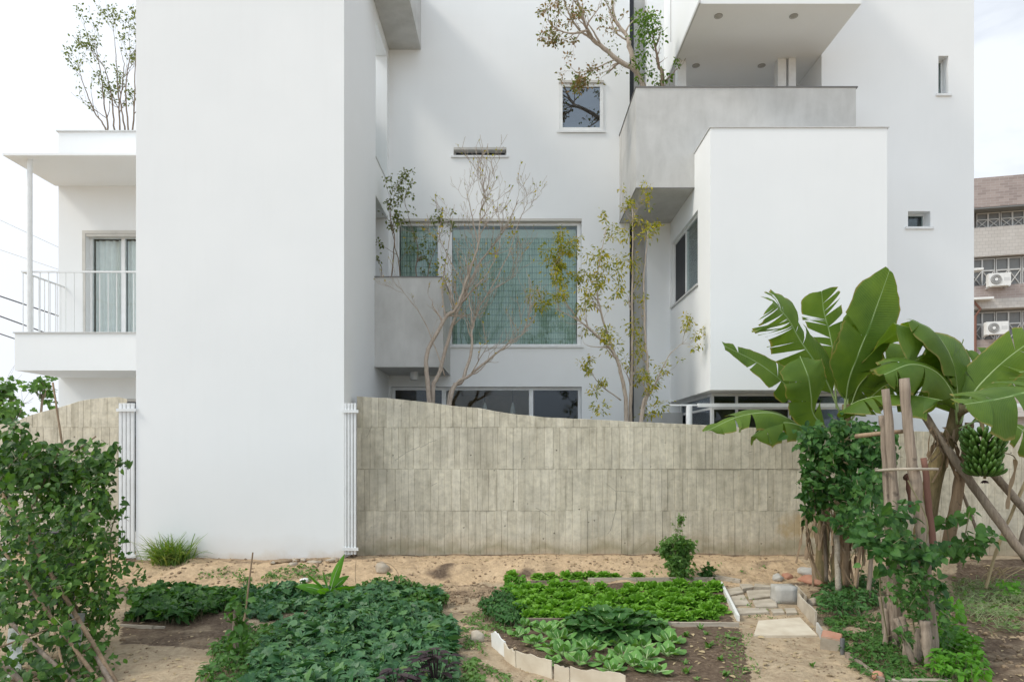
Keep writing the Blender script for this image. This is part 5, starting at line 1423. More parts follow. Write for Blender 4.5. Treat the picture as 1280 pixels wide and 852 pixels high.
# ------------------------------------------------------------------ banana plants
def add_uv(o, uvs):
    l = o.data.uv_layers.new(name='UVMap'); vi = [lp.vertex_index for lp in o.data.loops]
    flat = []
    for i in vi: flat += uvs[i]
    l.data.foreach_set('uv', flat)
def banana_leaf(plant, pts, W, nrm, tears=(0, 0), droop=.35, fold=.25, seed=0, prof_=None, ribr=.014, wave=.05, tipcut=1.0, label=None, nseg=34, mat='banana', gap=.03, cutsL=None, cutsR=None):
    """midrib through pts; blades on both sides, split by tears (left, right); nrm is where the upper face looks"""
    r = random.Random(seed); c = cr(pts, max(3, nseg // (len(pts) - 1))); n = len(c)
    prof_ = prof_ or (lambda t: (min(1, t / .22))**.6 * (min(1, (1.0 - t) / .22 + .02))**.5)
    mb = MB(); uvs = []
    t0 = .12
    nr = V(nrm).normalized()
    frames = []
    for i in range(n):
        tg = (c[min(n-1, i+1)] - c[max(0, i-1)]).normalized(); sd = tg.cross(nr).normalized(); nn = sd.cross(tg).normalized()
        frames.append((tg, sd, nn))
    for side, nt in ((-1, tears[0] + 2), (1, tears[1] + 2)):
        cuts = sorted(r.uniform(.2, .95) for _ in range(nt))
        if side < 0 and cutsL: cuts = cutsL
        if side > 0 and cutsR: cuts = cutsR
        nt = len(cuts); strips = [t0] + cuts + [tipcut]
        for a, b in zip(strips[:-1], strips[1:]):
            k = max(2, int((b - a) * nseg)); NV = 5; torn = nt > 0
            dsag = droop * (1 + (r.uniform(-.4, .9) if torn else 0)); sl = (r.uniform(-.05, .06) if torn else 0)
            base = len(mb.v); last = None
            for i in range(k + 1):
                t = a + (b - a) * i / k; f = t * (n - 1); i0 = min(n - 2, int(f)); u = f - i0
                p = c[i0].lerp(c[i0+1], u); tg, sd, nn = frames[i0]
                w = W * prof_((t - t0) / (1 - t0) if t > t0 else 0)
                for j in range(NV):
                    s = j / (NV - 1); gapin = 0
                    if torn:   # the strip narrows to its outer edge
                        m_ = (i / k - .5) * (b - a); gapin = -(i / k - .5) * 2 * gap * (.4 + 1.2 * abs(nz(a * 17, seed))) * s ** 1.4
                    q = p + sd * (side * w * s * math.cos(fold)) + nn * (w * (math.sin(fold) * s - dsag * s * s)) + tg * (w * .42 * s + (gapin + sl * s) * .9)
                    q = q + nn * (wave * w * math.sin(t * 23 + side + seed) * s * s + wave * .5 * w * nz(t*9, s*2, seed))
                    if s == 1: q = q - sd * (side * abs(nz(t*30, seed*1.7)) * .12 * W)
                    mb.v.append((q.x, q.y, q.z)); uvs.append((s, t))
            for i in range(k):
                for j in range(NV - 1):
                    a_ = base + i*NV + j; qd = (a_, a_+1, a_+1+NV, a_+NV)
                    mb.f.append(qd if side > 0 else qd[::-1]); mb.m.append(0)
    nb = len(mb.v)
    rr = [max(.0035, ribr * (1 - .85 * i / (n-1))) for i in range(n)]
    mb.tube([p - frames[i][2] * rr[i] * .5 for i, p in enumerate(c)], rr, 7, 1)
    uvs += [(0, 0)] * (len(mb.v) - nb)
    o = part(mb, 'leaf', [M[mat], M['rib']], plant, True, label); add_uv(o, uvs); return o

def PP(lst): return [P(x, y, Y) for (x, y, Y) in lst]
base = G(1050, 722); base.y = 9.0; base.x = (1050-640)/F*9.0; base.z = gz(base.x, 9.0)
B1 = thing('banana_plant', 'tall banana plant with broad upright leaves against the white wall', 'banana plant', base, 'banana plants')
mb = MB()
cpt = cr([V(base) - V((0,0,.1)), P(1052, 640, 9.0), P(1056, 560, 8.98), P(1058, 505, 8.95)], 6)
mb.tube(cpt, [.12 - .07 * i / (len(cpt)-1) for i in range(len(cpt))], 14, 0, True, .05)
cpt = cr([V(base) + V((-.22,.1,-.1)), P(1030, 640, 9.05), P(1022, 560, 9.0), P(1022, 520, 8.95)], 6)
mb.tube(cpt, [.09 - .05 * i / (len(cpt)-1) for i in range(len(cpt))], 12, 0, True, .05)
part(mb, 'trunk', M['stem_b'], B1, True)
banana_leaf(B1, PP([(1024,545,8.95),(1002,500,8.9),(985,483,8.8),(950,455,8.65),(905,432,8.5)]), .25, (.35,-1,.35), (4, 3), .15, .1, 1, lambda t: min(1, t/.3)**.6 * min(1, (1-t)/.6 + .12)**.8, gap=.02)
banana_leaf(B1, PP([(1050,515,9.0),(1030,470,9.0),(1000,425,8.9),(985,398,8.75),(966,378,8.6)]), .34, (-.3,-.85,.6), (14, 5), .6, .15, 2, gap=.045)
banana_leaf(B1, PP([(1046,510,9.1),(1042,450,9.2),(1038,420,9.25),(1030,390,9.25),(1027,364,9.2)]), .28, (-.1,-1,.1), (3, 3), .2, .1, 3, gap=.06)
banana_leaf(B1, PP([(1056,520,8.9),(1060,480,8.8),(1070,450,8.72),(1088,405,8.66),(1112,338,8.6)]), .43, (.25,-1,.10), (2, 1), .12, .10, 4, cutsL=[.66], cutsR=[.35], gap=.07, prof_= lambda t: (min(1, t/.25))**.6 * (.86 if t < .8 else .86*(max(0, 1-(t-.8)/.2*.8))), ribr=.018)
banana_leaf(B1, PP([(1030,545,8.9),(1000,530,8.8),(965,516,8.6),(925,520,8.45),(884,538,8.3)]), .19, (.0,-.55,1), (3, 3), .5, .15, 5)
banana_leaf(B1, PP([(1030,550,8.9),(1010,536,8.75),(985,528,8.6),(960,532,8.5),(940,545,8.4)]), .15, (.1,-.2,1), (3, 3), .9, .0, 6)
banana_leaf(B1, PP([(1045,545,8.85),(1018,520,8.7),(1014,495,8.55),(1010,470,8.45),(1000,445,8.5)]), .30, (.1,-1,.1), (1, 1), .25, .05, 7)
banana_leaf(B1, PP([(1058,520,9.0),(1062,480,9.1),(1068,440,9.1),(1078,410,9.05),(1060,385,9.0)]), .28, (.0,-1,.1), (1, 2), .2, .1, 9)
banana_leaf(B1, PP([(1050,545,8.8),(1060,510,8.5),(1090,496,8.3),(1140,494,8.1),(1178,500,7.9)]), .20, (.05,-.35,1), (2, 2), .7, .1, 10, ribr=.01)
banana_leaf(B1, PP([(1060,520,9.0),(1075,480,9.1),(1105,455,9.2),(1140,445,9.3)]), .26, (.1,-1,.2), (2, 3), .3, .1, 12)
banana_leaf(B1, PP([(1060,530,9.0),(1080,505,9.1),(1110,480,9.2),(1150,470,9.3)]), .24, (.0,-1,.3), (2, 3), .4, .1, 13)
# dry hanging leaves at its foot
for i in range(60):
    x0 = rnd.uniform(1004, 1082); y0 = rnd.uniform(600, 668); Y = rnd.uniform(8.2, 8.8); mb = MB(); L_ = rnd.uniform(.35, .75)
    a = P(x0, y0, Y); pts = cr([a, a + V((rnd.uniform(-.06,.06), -.06, -L_*.45)), a + V((rnd.uniform(-.12,.12), rnd.uniform(-.16, 0), -L_))], 5)
    b0 = len(mb.v)
    for k, q in enumerate(pts):
        w = .032 * math.sin(math.pi * min(1, .12 + .8*k/len(pts))) * rnd.uniform(.5, 1.2); an = rnd.uniform(-.5, .5) + k*.25
        s = V((math.cos(an), math.sin(an), 0)) * w
        for m_ in (-1, 0, 1):
            qq = q + s * m_ + V((0, .014 * abs(m_), 0)); mb.v.append(tuple(qq))
    for k in range(len(pts) - 1):
        for m_ in range(2):
            z = b0 + k*3 + m_; mb.f.append((z, z+1, z+4, z+3)); mb.m.append(0)
    part(mb, 'dry_leaf', M['lf_dry'], B1, True)

base = V(((1180-640)/F*8.9, 8.9, 0)); base.z = gz(base.x, 8.9)
B2 = thing('banana_plant', 'leaning banana plant with drooping leaves and a green fruit bunch at right', 'banana plant', base, 'banana plants')
mb = MB()
cpt = cr([P(1152, 700, 8.9), P(1160, 630, 8.9), P(1172, 580, 8.85), P(1190, 540, 8.75), P(1198, 505, 8.65)], 6)
mb.tube(cpt, [.13 - .055 * i / (len(cpt)-1) for i in range(len(cpt))], 14, 0, True, .08)
part(mb, 'trunk', M['stem_b'], B2, True)
hang = lambda t: (min(1, t / .2))**.6 * (min(1, (1.0 - t) / .3 + .05))**.6
banana_leaf(B2, PP([(1197,530,8.7),(1188,480,8.6),(1172,440,8.5),(1150,415,8.35),(1118,404,8.2)]), .40, (-.5,-.5,.8), (2, 2), 1.0, .05, 21, hang)
banana_leaf(B2, PP([(1198,525,8.65),(1196,480,8.5),(1188,445,8.35),(1168,415,8.2),(1140,400,8.1)]), .30, (.5,-.6,.6), (1, 1), .5, .05, 22, hang)
banana_leaf(B2, PP([(1197,530,8.6),(1192,495,8.4),(1172,466,8.2),(1140,455,8.0),(1105,468,7.9)]), .30, (-.2,-.8,.6), (3, 2), .7, .05, 23, hang)
banana_leaf(B2, PP([(1200,530,8.6),(1214,495,8.6),(1240,465,8.55),(1272,438,8.4),(1315,410,8.2)]), .26, (-.4,-1,.3), (2, 4), .25, .1, 24, hang)
banana_leaf(B2, PP([(1200,530,8.7),(1212,500,8.8),(1238,478,8.9),(1275,465,9.0),(1320,462,9.0)]), .30, (.0,-1,.3), (5, 6), .4, .1, 25, hang)
banana_leaf(B2, PP([(1196,530,8.7),(1190,500,8.8),(1175,480,8.9),(1150,476,9.0),(1120,490,9.0)]), .30, (.0,-1,.3), (4, 3), .5, .1, 26, hang)
banana_leaf(B2, PP([(1198,525,8.7),(1202,500,8.8),(1208,475,8.9),(1222,452,9.0),(1245,440,9.0)]), .2, (.2,-1,.3), (4, 3), .5, .1, 27, hang)
banana_leaf(B2, PP([(1380,470,7.4),(1330,478,7.3),(1290,488,7.2),(1250,498,7.1),(1206,505,7.0)]), .36, (.05,-.75,.8), (8, 12), .45, .05, 28, hang, gap=.04, label='torn leaf hanging low over the fruit bunch')
banana_leaf(B2, PP([(1198,535,8.6),(1240,520,8.4),(1275,535,8.2),(1310,570,8.1)]), .2, (.1,-.7,.7), (3, 3), .6, .1, 30, hang)
# fruit bunch: hands of bananas round a bent stalk
mb = MB(); st_ = cr([P(1196, 520, 8.6), P(1212, 512, 8.4), P(1226, 524, 8.25), P(1230, 560, 8.2), P(1231, 598, 8.2)], 6)
mb.tube(st_, [.035 - .02 * i / (len(st_)-1) for i in range(len(st_))], 9)
stalk = part(mb, 'fruit_stalk', M['stem_b'], B2, True)
mb = MB(); e = P(1231, 600, 8.2)
for i in range(12):
    a = i * .52; mb.tmpl(T_SIMPLE, e, V((math.cos(a), math.sin(a), -.5)), V((0,0,1)), .06, 0)
part(mb, 'flower_stub', M['fruit_dark'], stalk)
def fruit_mesh(seed):
    r = random.Random(seed); mb = MB(); n = 9; pts = []; rad = []
    for i in range(n):
        t = i / (n-1); pts.append(V((.0 + .065*math.sin(t*1.9), 0, .155*t - .03*t*t))); rad.append(.0175 * (max(.12, math.sin(math.pi*min(1, t*.86 + .10)))**.42) * (.45 if i == n-1 else 1))
    mb.tube(pts, rad, 6, 0, True); return mb
fm = None; rb = random.Random(6)
for hnd in range(11):
    zc = .26 - hnd * .048; hr = .05 + .012 * math.sin(hnd)
    for k in range(16):
        a = 2*math.pi*(k + .5*(hnd % 2)) / 16 + rb.uniform(-.08, .08)
        cen = P(1229, 562, 8.2) + V((0, 0, zc))
        if fm is None: o = part(fruit_mesh(1), 'banana', M['fruit'], stalk, True, raw=True); fm = o.data
        else:
            o = bpy.data.objects.new('banana', fm); col.objects.link(o); o.parent = stalk
        rad_ = ((.10 if hnd % 2 else .075) if 0 < hnd < 9 else .06) * rb.uniform(.9, 1.1) + .02 * math.sin(hnd*.7)
        pos = cen + V((math.cos(a), math.sin(a), 0)) * rad_ + V((0, 0, -.09))
        o.location = pos - ORG[stalk.name]; o.rotation_euler = (0, R(rb.uniform(14, 34)), a); s = rb.uniform(1.15, 1.4); o.scale = (s, s, s)
for i in range(12):
    x0 = rnd.uniform(1166, 1198); y0 = rnd.uniform(530, 572); mb = MB(); a = P(x0, y0, 8.66); L_ = rnd.uniform(.2, .5)
    pts = cr([a, a + V((rnd.uniform(-.08,.08), -.05, -L_*.4)), a + V((rnd.uniform(-.14,.14), rnd.uniform(-.1, .02), -L_))], 5); b0 = 0
    for k, q in enumerate(pts):
        w = .04 * math.sin(math.pi * min(1, .15 + .75*k/len(pts))) * rnd.uniform(.5, 1.2); an = rnd.uniform(-.4, .4) + k*.2
        for m_ in (-1, 0, 1): mb.v.append(tuple(q + V((math.cos(an), math.sin(an), 0)) * w * m_ + V((0, .015 * abs(m_), 0))))
    for k in range(len(pts) - 1):
        for m_ in range(2): z = k*3 + m_; mb.f.append((z, z+1, z+4, z+3)); mb.m.append(0)
    part(mb, 'dry_leaf', M['lf_dry'], B2, True)
# withered leaf hanging at far right
for (pl_, w_, lab) in (([(1250,565,8.3),(1267,570,8.3),(1270,585,8.3),(1263,612,8.3),(1260,636,8.3)], .022, 'withered leaf'),):
    mb = MB(); pts = cr(PP(pl_), 6)
    mb.tube(pts[:9], .006, 5)
    b0 = len(mb.v)
    for k, q in enumerate(pts[8:]):
        for m_ in (-1, 0, 1): mb.v.append(tuple(q + V((m_*w_*(1+.4*math.sin(k)), .012*abs(m_), 0))))
    for k in range(len(pts[8:]) - 1):
        for m_ in range(2): z = b0 + k*3 + m_; mb.f.append((z, z+1, z+4, z+3)); mb.m.append(0)
    part(mb, 'dry_leaf', M['lf_dry'], B2, True)
# dry stems leaning on the right
c = G(1235, 715); mb = MB(); mb.tube(cr([P(1232, 735, 8.4), P(1245, 690, 8.5), P(1265, 640, 8.6), P(1285, 595, 8.7)]), [.02]*19, 6, 0, True, .2)
solid(mb, 'dry_stalk', M['straw'], 'pale dry banana stalk leaning right behind the diagonal pole', 'stalk', c)
c = G(1242, 735); mb = MB()
for i in range(14):
    a = c + V((rnd.gauss(0, .05), rnd.gauss(0, .04), 0)); mb.tube(cr([a, a + V((rnd.gauss(0,.05), 0, .14)), a + V((rnd.gauss(0,.1), -.03, .28))]), .006, 4)
solid(mb, 'dry_stump', M['straw'], 'shredded dry banana stump at the foot of the pale stalk', 'stump', c)

# ------------------------------------------------------------------ poles
rg = random.Random(91)
def pole(pl_, r0, r1, name, label, mm='post_wood', n=9, jit=.10, group=None, cat='pole', sides=None):
    pts = cr(PP(pl_), 6); k = len(pts); pts = [q + V((rg.gauss(0, r0*.06), rg.gauss(0, r0*.06), 0)) for q in pts]
    mb = MB(); mb.tube(pts, [r0 + (r1-r0)*i/(k-1) for i in range(k)], n, 0, True, jit)
    lo = min(pts, key=lambda q: q.z); return solid(mb, name, M[mm], label, cat, lo, group, True)
gpp = 'posts of the right hand trellis'
pole([(1167,842,5.75),(1158,720,5.8),(1147,620,5.85),(1138,560,5.85),(1130,473,5.88)], .052, .042, 'wooden_post', 'tallest weathered square-headed post of the right trellis', n=7, group=gpp, cat='post')
pole([(1122,800,6.1),(1120,720,6.1),(1116,600,6.1),(1108,486,6.1)], .047, .036, 'wooden_post', 'weathered post just left of the tallest post', n=7, group=gpp, cat='post')
pole([(1114,800,6.2),(1112,700,6.2),(1106,560,6.2),(1102,519,6.2)], .035, .026, 'wooden_post', 'thin shorter post pressed against the left tall post', n=6, group=gpp, cat='post')
BUN = [((1165,838),(1156,775),.048,'stubby post with a frayed top at the front of the bundle'),((1149,828),(1147,785),.036,'short reddish post between the two front stubs'),((1133,822),(1128,770),.032,'slim stub in the middle of the bundle foot'),((1121,812),(1114,752),.040,'leaning stub at the left of the bundle foot'),((1108,800),(1102,745),.036,'leftmost leaning stub of the bundle foot'),((1143,832),(1120,772),.026,'slanting thin stub crossing the bundle foot'),((1106,812),(1108,760),.026,'thin dark stub beside the leftmost stub')]
for (a, b, r, lab) in BUN:
    q = G(*a); pole([(a[0], a[1], q.y), ((a[0]+b[0])/2 + rg.uniform(-2,2), (a[1]+b[1])/2, q.y + .03), (b[0], b[1], q.y + .05)], r, r*.85, 'post_stub', lab, n=7, jit=.16, group='stubs at the foot of the bundle', cat='post')
gd = 'poles propping the banana plant'
pole([(1285,700,8.2),(1240,640,8.4),(1190,570,8.6),(1142,500,8.8)], .055, .05, 'prop_pole', 'long diagonal pole running down to the right under the fruit bunch', 'post_wood', 9, .06, gd)
pole([(1300,660,8.5),(1262,615,8.5),(1235,585,8.5)], .05, .045, 'prop_pole', 'shorter diagonal pole right of the fruit bunch', 'post_wood', 9, .06, gd)
pole([(1184,688,8.75),(1196,620,8.7),(1208,560,8.65),(1212,528,8.6)], .075, .05, 'prop_pole', 'thick brown pole crossing the long diagonal one', 'stick', 9, .08, gd)
pole([(1168,690,7.9),(1162,640,7.9),(1155,572,7.9)], .038, .034, 'rusty_post', 'rusty ribbed metal post right of the tall wooden post', 'rust', 10, .03)
pole([(1228,682,8.9),(1205,620,8.9),(1185,570,8.9)], .02, .018, 'thin_pole', 'thin grey pole behind the crossing poles', 'post_wood')
pole([(1275,682,8.9),(1284,655,8.9),(1300,620,8.9)], .035, .03, 'short_pole', 'short dark pole at the right edge', 'post_wood')
pole([(1142,640,8.0),(1137,600,8.0),(1133,596,8.0)], .05, .045, 'red_post', 'short dark red post seen between the two tall posts', 'rust', 8)
gv = 'slats in the overgrown trellis'
for (a, b, Y, r, mm, lab) in (((1048,735),(1045,655),8.2,.035,'board_wood','pale upright slat left of the middle in the dry leaves'), ((1058,728),(1056,650),8.3,.045,'stick','reddish upright slat beside the pale slat'), ((1068,735),(1080,655),8.1,.022,'stick','orange brown bamboo leaning right at the foot of the vines'), ((1033,722),(1030,640),8.5,.022,'post_wood','thin grey slat in the dry banana leaves'), ((1085,745),(1092,660),8.0,.025,'post_wood','dark slat behind the vines near the bundle'), ((1070,732),(1085,560),8.2,.02,'board_wood','long pale cane rising through the vines')):
    pole([(a[0], a[1]+4, Y), ((a[0]+b[0])/2, (a[1]+b[1])/2, Y), (b[0], b[1], Y)], r, r*.9, 'slat', lab, mm, 6, .08, gv)
pole([(1070,545,6.6),(1105,541,6.3),(1140,538,6.1)], .022, .018, 'cross_stick', 'horizontal stick tied across the tops of the two tall posts', 'stick')
pole([(1095,588,6.3),(1130,586,5.78),(1172,586,5.9)], .013, .011, 'cross_stick', 'thin pale rod across the tall posts at mid height', 'board_wood')
pole([(1094,655,8.0),(1085,632,8.0),(1090,610,8.0)], .02, .02, 'cross_stick', 'short crooked stick inside the vine mass', 'stick')

# ------------------------------------------------------------------ climbing vines
def vine_thing(label, fills, mm, seed, T=(T_HEART, T_WIDE, T_SIMPLE), size=.10, stems=(), cat='vine', name='climbing_vine', loc=None):
    """fills: (px, py, Y, rx, ry (pixels), depth metres, n)"""
    r = random.Random(seed); q0 = P(fills[0][0], fills[0][1], fills[0][2]); g0 = V((q0.x, q0.y, gz(q0.x, q0.y))) if loc is None else loc
    t = thing(name, label, cat, g0)
    for s_ in stems:
        mb = MB(); mb.tube(cr(PP(s_)), .006, 5); part(mb, 'stem', M['vine_stem'], t)
    ml = MB()
    for (px, py, Y, rx, ry, dd, n) in fills:
        k = 0
        while k < n:
            a, b = r.uniform(-1, 1), r.uniform(-1, 1)
            if a*a + b*b > 1: continue
            if r.random() < .16: a *= r.uniform(1, 1.5); b *= r.uniform(1, 1.5)
            x = px + a*rx; y = py + b*ry
            k += 1
            if nz(x*.045, y*.045, seed + Y) < -.22 and r.random() < .75: continue
            q = P(x, y, Y + r.uniform(-dd, dd))
            d = V((r.uniform(-1, 1), r.uniform(-1, .25), r.uniform(-1.1, .25))); up = V((r.gauss(0, .4), -.7 + r.gauss(0, .35), .75))
            ml.tmpl(T[r.randrange(len(T))], q, d, up, size * r.uniform(.55, 1.25) )
            if r.random() < .15: ml.tube([q, q + V((r.gauss(0,.05), r.gauss(0,.05), r.uniform(-.12, .04)))], .0025, 3, 1, False)
    part(ml, 'foliage', [M[mm], M['vine_stem']], t)
    return t
vine_thing('dense leafy vine draped over the trellis in front of the banana plant', [
    (1050,545,8.1,48,22,.25,640), (1028,585,8.2,28,46,.25,600), (1065,580,7.9,42,42,.3,760), (1100,560,7.8,20,32,.2,150),
    (1014,620,8.3,12,34,.2,110), (1066,640,7.8,28,30,.3,230), (1088,625,7.4,22,42,.3,260), (1010,560,8.3,12,26,.15,110)],
    'lf_vine', 101, (T_WIDE, T_HEART, T_SIMPLE, T_SIMPLE), .088, stems=[[(1075,720,8.0),(1090,640,7.8),(1085,560,8.0),(1050,530,8.1)], [(1040,720,8.4),(1030,640,8.3),(1015,580,8.3)], [(1062,700,7.9),(1100,620,7.6),(1092,540,7.9)]])
vine_thing('large leaved vine hanging around the middle of the two tall posts', [
    (1100,665,6.0,38,26,.25,150), (1130,695,5.75,42,28,.2,190), (1166,688,5.85,14,18,.2,26), (1125,640,5.8,28,18,.2,60), (1170,738,5.95,12,22,.2,46), (1090,640,6.4,28,22,.2,100)],
    'lf_vine', 102, (T_HEART, T_WIDE, T_SIMPLE), .088, stems=[[(1150,840,5.9),(1140,740,5.75),(1160,660,5.75),(1135,600,5.78)], [(1110,800,6.1),(1100,720,6.0),(1118,640,5.95)]])
vine_thing('small leaved bright vine on the lower half of the post bundle', [
    (1140,732,5.7,32,24,.15,420), (1160,762,5.75,24,16,.15,170), (1133,790,5.65,14,12,.1,50), (1180,795,5.9,16,26,.2,110)],
    'lf_potato_fresh', 103, (T_SIMPLE, T_LOBE), .05)
vine_thing('broad leaved seedling vine beside the crossing prop poles', [
    (1180,650,8.3,16,9,.15,26), (1210,676,8.2,30,9,.2,28), (1230,668,8.2,20,14,.2,22), (1205,690,8.2,26,10,.2,30), (1212,640,8.3,12,8,.1,14)],
    'lf_potato_fresh', 104, (T_HEART, T_WIDE), .12, stems=[[(1190,700,8.3),(1182,650,8.3)], [(1205,700,8.2),(1230,665,8.2)], [(1200,700,8.3),(1212,640,8.3)]])
vine_thing('small bright leafed vine at the right of the tall post foot', [(1190,760,7.0,16,16,.2,90), (1260,735,8.2,14,8,.15,40)], 'lf_bright', 105, (T_HEART,), .08)
# left trellis vine
vine_thing('big dark vine sprawling over the leaning stick trellis at left', [
    (40,574,6.6,75,24,.35,680), (95,583,6.8,50,19,.3,360), (15,600,6.4,40,26,.35,170), (75,598,6.6,42,16,.3,190), (125,598,6.9,24,20,.2,90), (120,560,6.9,34,10,.2,50), (150,578,7.0,16,6,.1,22), (12,535,6.5,22,14,.2,90), (60,585,7.3,80,30,.2,330), (60,660,7.2,60,50,.2,200)],
    'lf_vine_l', 111, (T_SIMPLE, T_HEART, T_SIMPLE), .082, stems=[[(-30,700,6.0),(0,600,6.3),(50,560,6.6),(150,575,7.0)], [(100,720,6.4),(95,650,6.6),(100,580,6.7)], [(40,760,6.0),(50,660,6.3),(30,580,6.5)]])
vine_thing('smaller leaved vine tangled through the middle of the left trellis', [
    (75,680,6.2,58,52,.35,900), (110,740,6.1,40,40,.3,480), (40,740,5.8,60,40,.35,520), (95,630,6.5,45,34,.3,520), (0,680,5.9,50,60,.3,420), (60,650,6.9,60,50,.3,420)],
    'lf_vine_l', 112, (T_HEART, T_SIMPLE, T_SIMPLE), .064)
vine_thing('loose vine shoots at the right side of the left trellis by the wall', [
    (128,650,7.0,24,34,.25,190), (140,690,7.1,20,24,.2,90), (150,715,7.1,32,16,.2,80), (122,780,6.2,26,26,.25,120), (112,830,5.7,34,26,.25,220)],
    'lf_potato_fresh', 113, (T_SIMPLE, T_LOBE), .06, stems=[[(118,720,6.9),(122,670,7.0),(118,620,7.0)], [(140,720,7.0),(138,670,7.0),(146,640,7.0)]])
vine_thing('low leafy vines at the foot of the left trellis', [
    (40,800,5.5,60,40,.3,330), (20,850,5.2,60,30,.3,260), (80,850,5.3,40,20,.25,150), (0,770,5.6,30,30,.3,150)],
    'lf_vine_l', 114, (T_HEART, T_WIDE), .065)
gs = 'sticks of the left trellis'
ST = [((150,860,5.3),(0,612,6.5),.020,'long brown stick rising from the bottom right corner of the left trellis'),
      ((132,862,5.2),(-10,668,6.0),.016,'brown stick just below the longest one in the left trellis'),
      ((118,790,6.0),(8,640,6.6),.017,'dark stick behind the longest one in the left trellis'),
      ((110,870,5.1),(-20,745,5.6),.022,'thick low stick at the bottom left of the left trellis'),
      ((60,880,5.0),(-30,800,5.2),.024,'lowest grey stick at the bottom left corner'),
      ((30,852,5.3),(118,806,5.6),.009,'thin orange stick rising right across the trellis foot'),
      ((-10,812,5.3),(100,770,5.7),.008,'thin reddish stick crossing the middle of the left trellis'),
      ((20,672,6.2),(75,560,6.8),.010,'thin cane behind the top of the big left vine'),
      ((88,620,6.9),(66,478,7.1),.012,'dark thin stick poking up above the left wall'),
      ((60,590,6.7),(120,545,7.0),.010,'olive cane slanting up inside the big left vine'),
      ((88,872,5.0),(60,755,5.7),.010,'pale thin cane near the grey board'),
      ((150,870,5.2),(120,818,5.5),.024,'split plank end at the bottom right of the left trellis'),
      ((85,760,5.9),(90,850,5.4),.006,'thin yellowish vine cane at the bottom of the trellis')]
for (a, b, r, lab) in ST:
    mid = tuple((x + y) / 2 + rg.uniform(-2, 2) * (1 if i < 2 else 0) for i, (x, y) in enumerate(zip(a, b)))
    pole([a, mid, b], r, r * .8, 'trellis_stick', lab, 'stick' if r < .022 else 'post_wood', 7, .1, gs, 'stick')
def leaning_board(px, py, Y, w, h, rz, rx, mm, label, name='leaning_board', cat='board', group=None):
    mb = MB(); c = P(px, py, Y); chamfer_box(mb, c, w, .02, h, rz, rx, 0, 0, .004); solid(mb, name, M[mm], label, cat, c, group)
leaning_board(90, 790, 5.9, .16, .34, .3, -.5, 'block', 'small grey board leaning low in the left trellis')
leaning_board(18, 815, 5.5, .10, .5, .6, -.9, 'tilewhite', 'whitish narrow board at the left edge of the trellis foot')
leaning_board(0, 700, 6.3, .2, .3, .2, -.3, 'tilewhite', 'pale panel piece at the left edge behind the sticks')
# drum behind the left vine
c = P(66, 640, 8.2); c.z = gz(c.x, c.y); t = thing('plastic_drum', 'dark navy plastic drum standing half hidden behind the left vines', 'drum', c)
mb = MB(); prf = [(z * .84, r * .8) for z, r in [(0, .27), (.05, .29), (.3, .29), (.31, .30), (.34, .30), (.35, .29), (.62, .29), (.63, .30), (.66, .30), (.67, .29), (.92, .29), (.97, .26)]]
mb.tube([c + V((0, 0, z)) for z, r in prf], [r for z, r in prf], 24); part(mb, 'body', M['drum'], t)
mb = MB(); mb.tube([c + V((0, 0, .808)), c + V((0, 0, .84))], .216, 24); part(mb, 'lid', M['drum'], t)
c = G(121, 758) ; mb = MB(); rock(mb, P(122, 762, 6.3), .025, rg, .8, 0, 2); solid(mb, 'blue_cap', m_plain('blue_plastic', (.05, .25, .5), .4), 'small bright blue plastic cap caught in the left vines', 'cap', P(122, 762, 6.3), None, True)
# ------------------------------------------------------------------ world, sun, camera
w = bpy.data.worlds.new('World'); sc.world = w; w.use_nodes = True; nt = w.node_tree; nt.nodes.clear()
SE, SR = R(45), 0
sun_dir = V((-math.cos(SE) * .955, -math.cos(SE) * .295, math.sin(SE)))   # towards the sun: left, behind the camera
sky = nt.nodes.new('ShaderNodeTexSky'); sky.sky_type = 'NISHITA'; sky.sun_disc = False
sky.sun_elevation = SE; sky.sun_rotation = math.atan2(sun_dir.x, sun_dir.y); sky.air_density = 1.2; sky.dust_density = 2.5
tc = nt.nodes.new('ShaderNodeTexCoord')
mp = nt.nodes.new('ShaderNodeMapping'); mp.inputs['Scale'].default_value = (1, 1, 2.6); nt.links.new(tc.outputs['Generated'], mp.inputs['Vector'])
no = nt.nodes.new('ShaderNodeTexNoise'); no.inputs['Scale'].default_value = 1.6; no.inputs['Detail'].default_value = 7; no.inputs['Roughness'].default_value = .55; no.inputs['Distortion'].default_value = .4
nt.links.new(mp.outputs['Vector'], no.inputs['Vector'])
rp = nt.nodes.new('ShaderNodeValToRGB'); rp.color_ramp.elements[0].position = .36; rp.color_ramp.elements[1].position = .60
rp.color_ramp.elements[0].color = (.4, .4, .4, 1); rp.color_ramp.elements[1].color = (1, 1, 1, 1)
nt.links.new(no.outputs['Fac'], rp.inputs['Fac'])
mx = nt.nodes.new('ShaderNodeMix'); mx.data_type = 'RGBA'; sx = nt.nodes.new('ShaderNodeSeparateXYZ'); nt.links.new(tc.outputs['Generated'], sx.inputs[0])
mg = nt.nodes.new('ShaderNodeMapRange'); mg.inputs['From Min'].default_value = -.45; mg.inputs['From Max'].default_value = .55; mg.inputs['To Min'].default_value = 1.0; mg.inputs['To Max'].default_value = .25
nt.links.new(sx.outputs['X'], mg.inputs['Value'])
mm_ = nt.nodes.new('ShaderNodeMath'); mm_.operation = 'MAXIMUM'; nt.links.new(rp.outputs['Color'], mm_.inputs[0]); nt.links.new(mg.outputs[0], mm_.inputs[1])
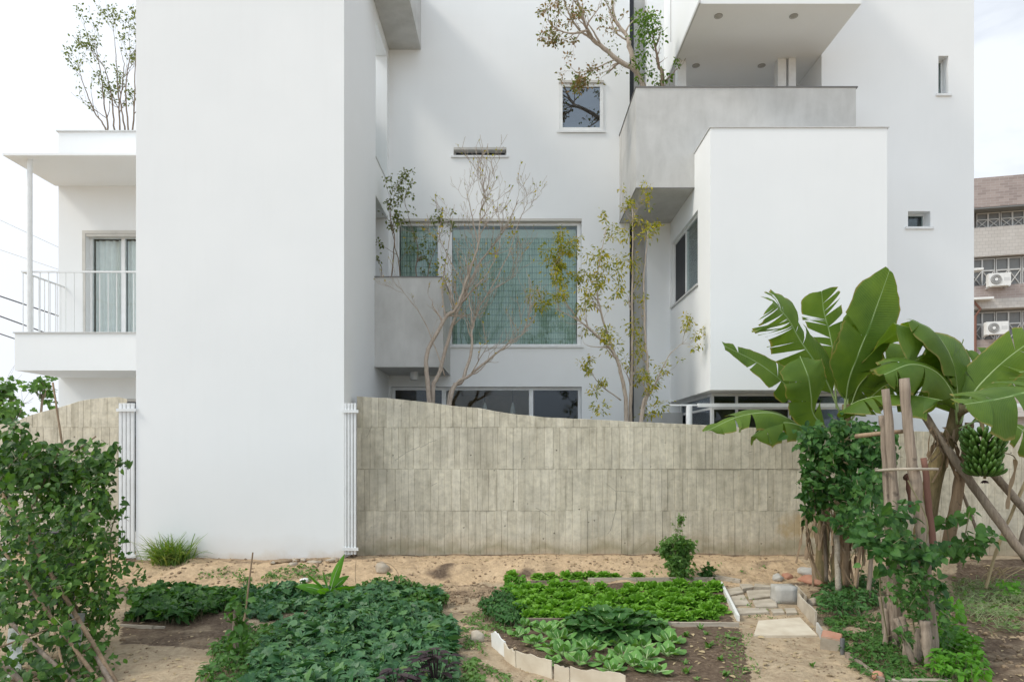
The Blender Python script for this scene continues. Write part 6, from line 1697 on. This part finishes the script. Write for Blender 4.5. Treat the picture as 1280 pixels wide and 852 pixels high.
nt.links.new(mm_.outputs[0], mx.inputs[0]); sm_ = nt.nodes.new('ShaderNodeMix'); sm_.data_type = 'RGBA'; sm_.blend_type = 'MULTIPLY'; sm_.inputs[0].default_value = 1; nt.links.new(sky.outputs['Color'], sm_.inputs[6]); sm_.inputs[7].default_value = (.60, .70, .82, 1); nt.links.new(sm_.outputs[2], mx.inputs[6])
# hazy overcast: the cloud veil is brightest on the sun's side of the sky (left and behind the camera)
vd = nt.nodes.new('ShaderNodeVectorMath'); vd.operation = 'DOT_PRODUCT'; nt.links.new(tc.outputs['Generated'], vd.inputs[0]); vd.inputs[1].default_value = V((-.45, -.7, .55)).normalized()
mr = nt.nodes.new('ShaderNodeMapRange'); mr.inputs['From Min'].default_value = -.25; mr.inputs['From Max'].default_value = .8; nt.links.new(vd.outputs['Value'], mr.inputs['Value'])
mc = nt.nodes.new('ShaderNodeMix'); mc.data_type = 'RGBA'; nt.links.new(mr.outputs[0], mc.inputs[0]); mc.inputs[6].default_value = (8.9, 9.4, 10.1, 1); mc.inputs[7].default_value = (12.6, 14.0, 15.4, 1)
nt.links.new(mc.outputs[2], mx.inputs[7])
bg = nt.nodes.new('ShaderNodeBackground'); bg.inputs['Strength'].default_value = .10; nt.links.new(mx.outputs[2], bg.inputs['Color'])
ou = nt.nodes.new('ShaderNodeOutputWorld'); nt.links.new(bg.outputs[0], ou.inputs['Surface'])
sl = bpy.data.lights.new('sun', 'SUN'); sl.energy = 1.9; sl.angle = R(13); sl.color = (1, .93, .82)
so = bpy.data.objects.new('sun', sl); col.objects.link(so); so.rotation_euler = (-sun_dir).to_track_quat('-Z', 'Y').to_euler(); so.location = (-6, -6, 12)
cd = bpy.data.cameras.new('camera'); cd.sensor_width = 36; cd.lens = F / 1280 * 36; cd.shift_y = (HY - 426) / 1280; cd.clip_end = 3000
co = bpy.data.objects.new('camera', cd); col.objects.link(co); co.location = (0, 0, EYE); co.rotation_euler = (R(90), 0, 0); sc.camera = co
sc.view_settings.view_transform = 'Standard'; sc.view_settings.look = 'None'; sc.view_settings.gamma = 1; sc.view_settings.exposure = 0.12
sc.view_settings.use_curve_mapping = False
sc.cycles.max_bounces = 8; sc.cycles.transparent_max_bounces = 12
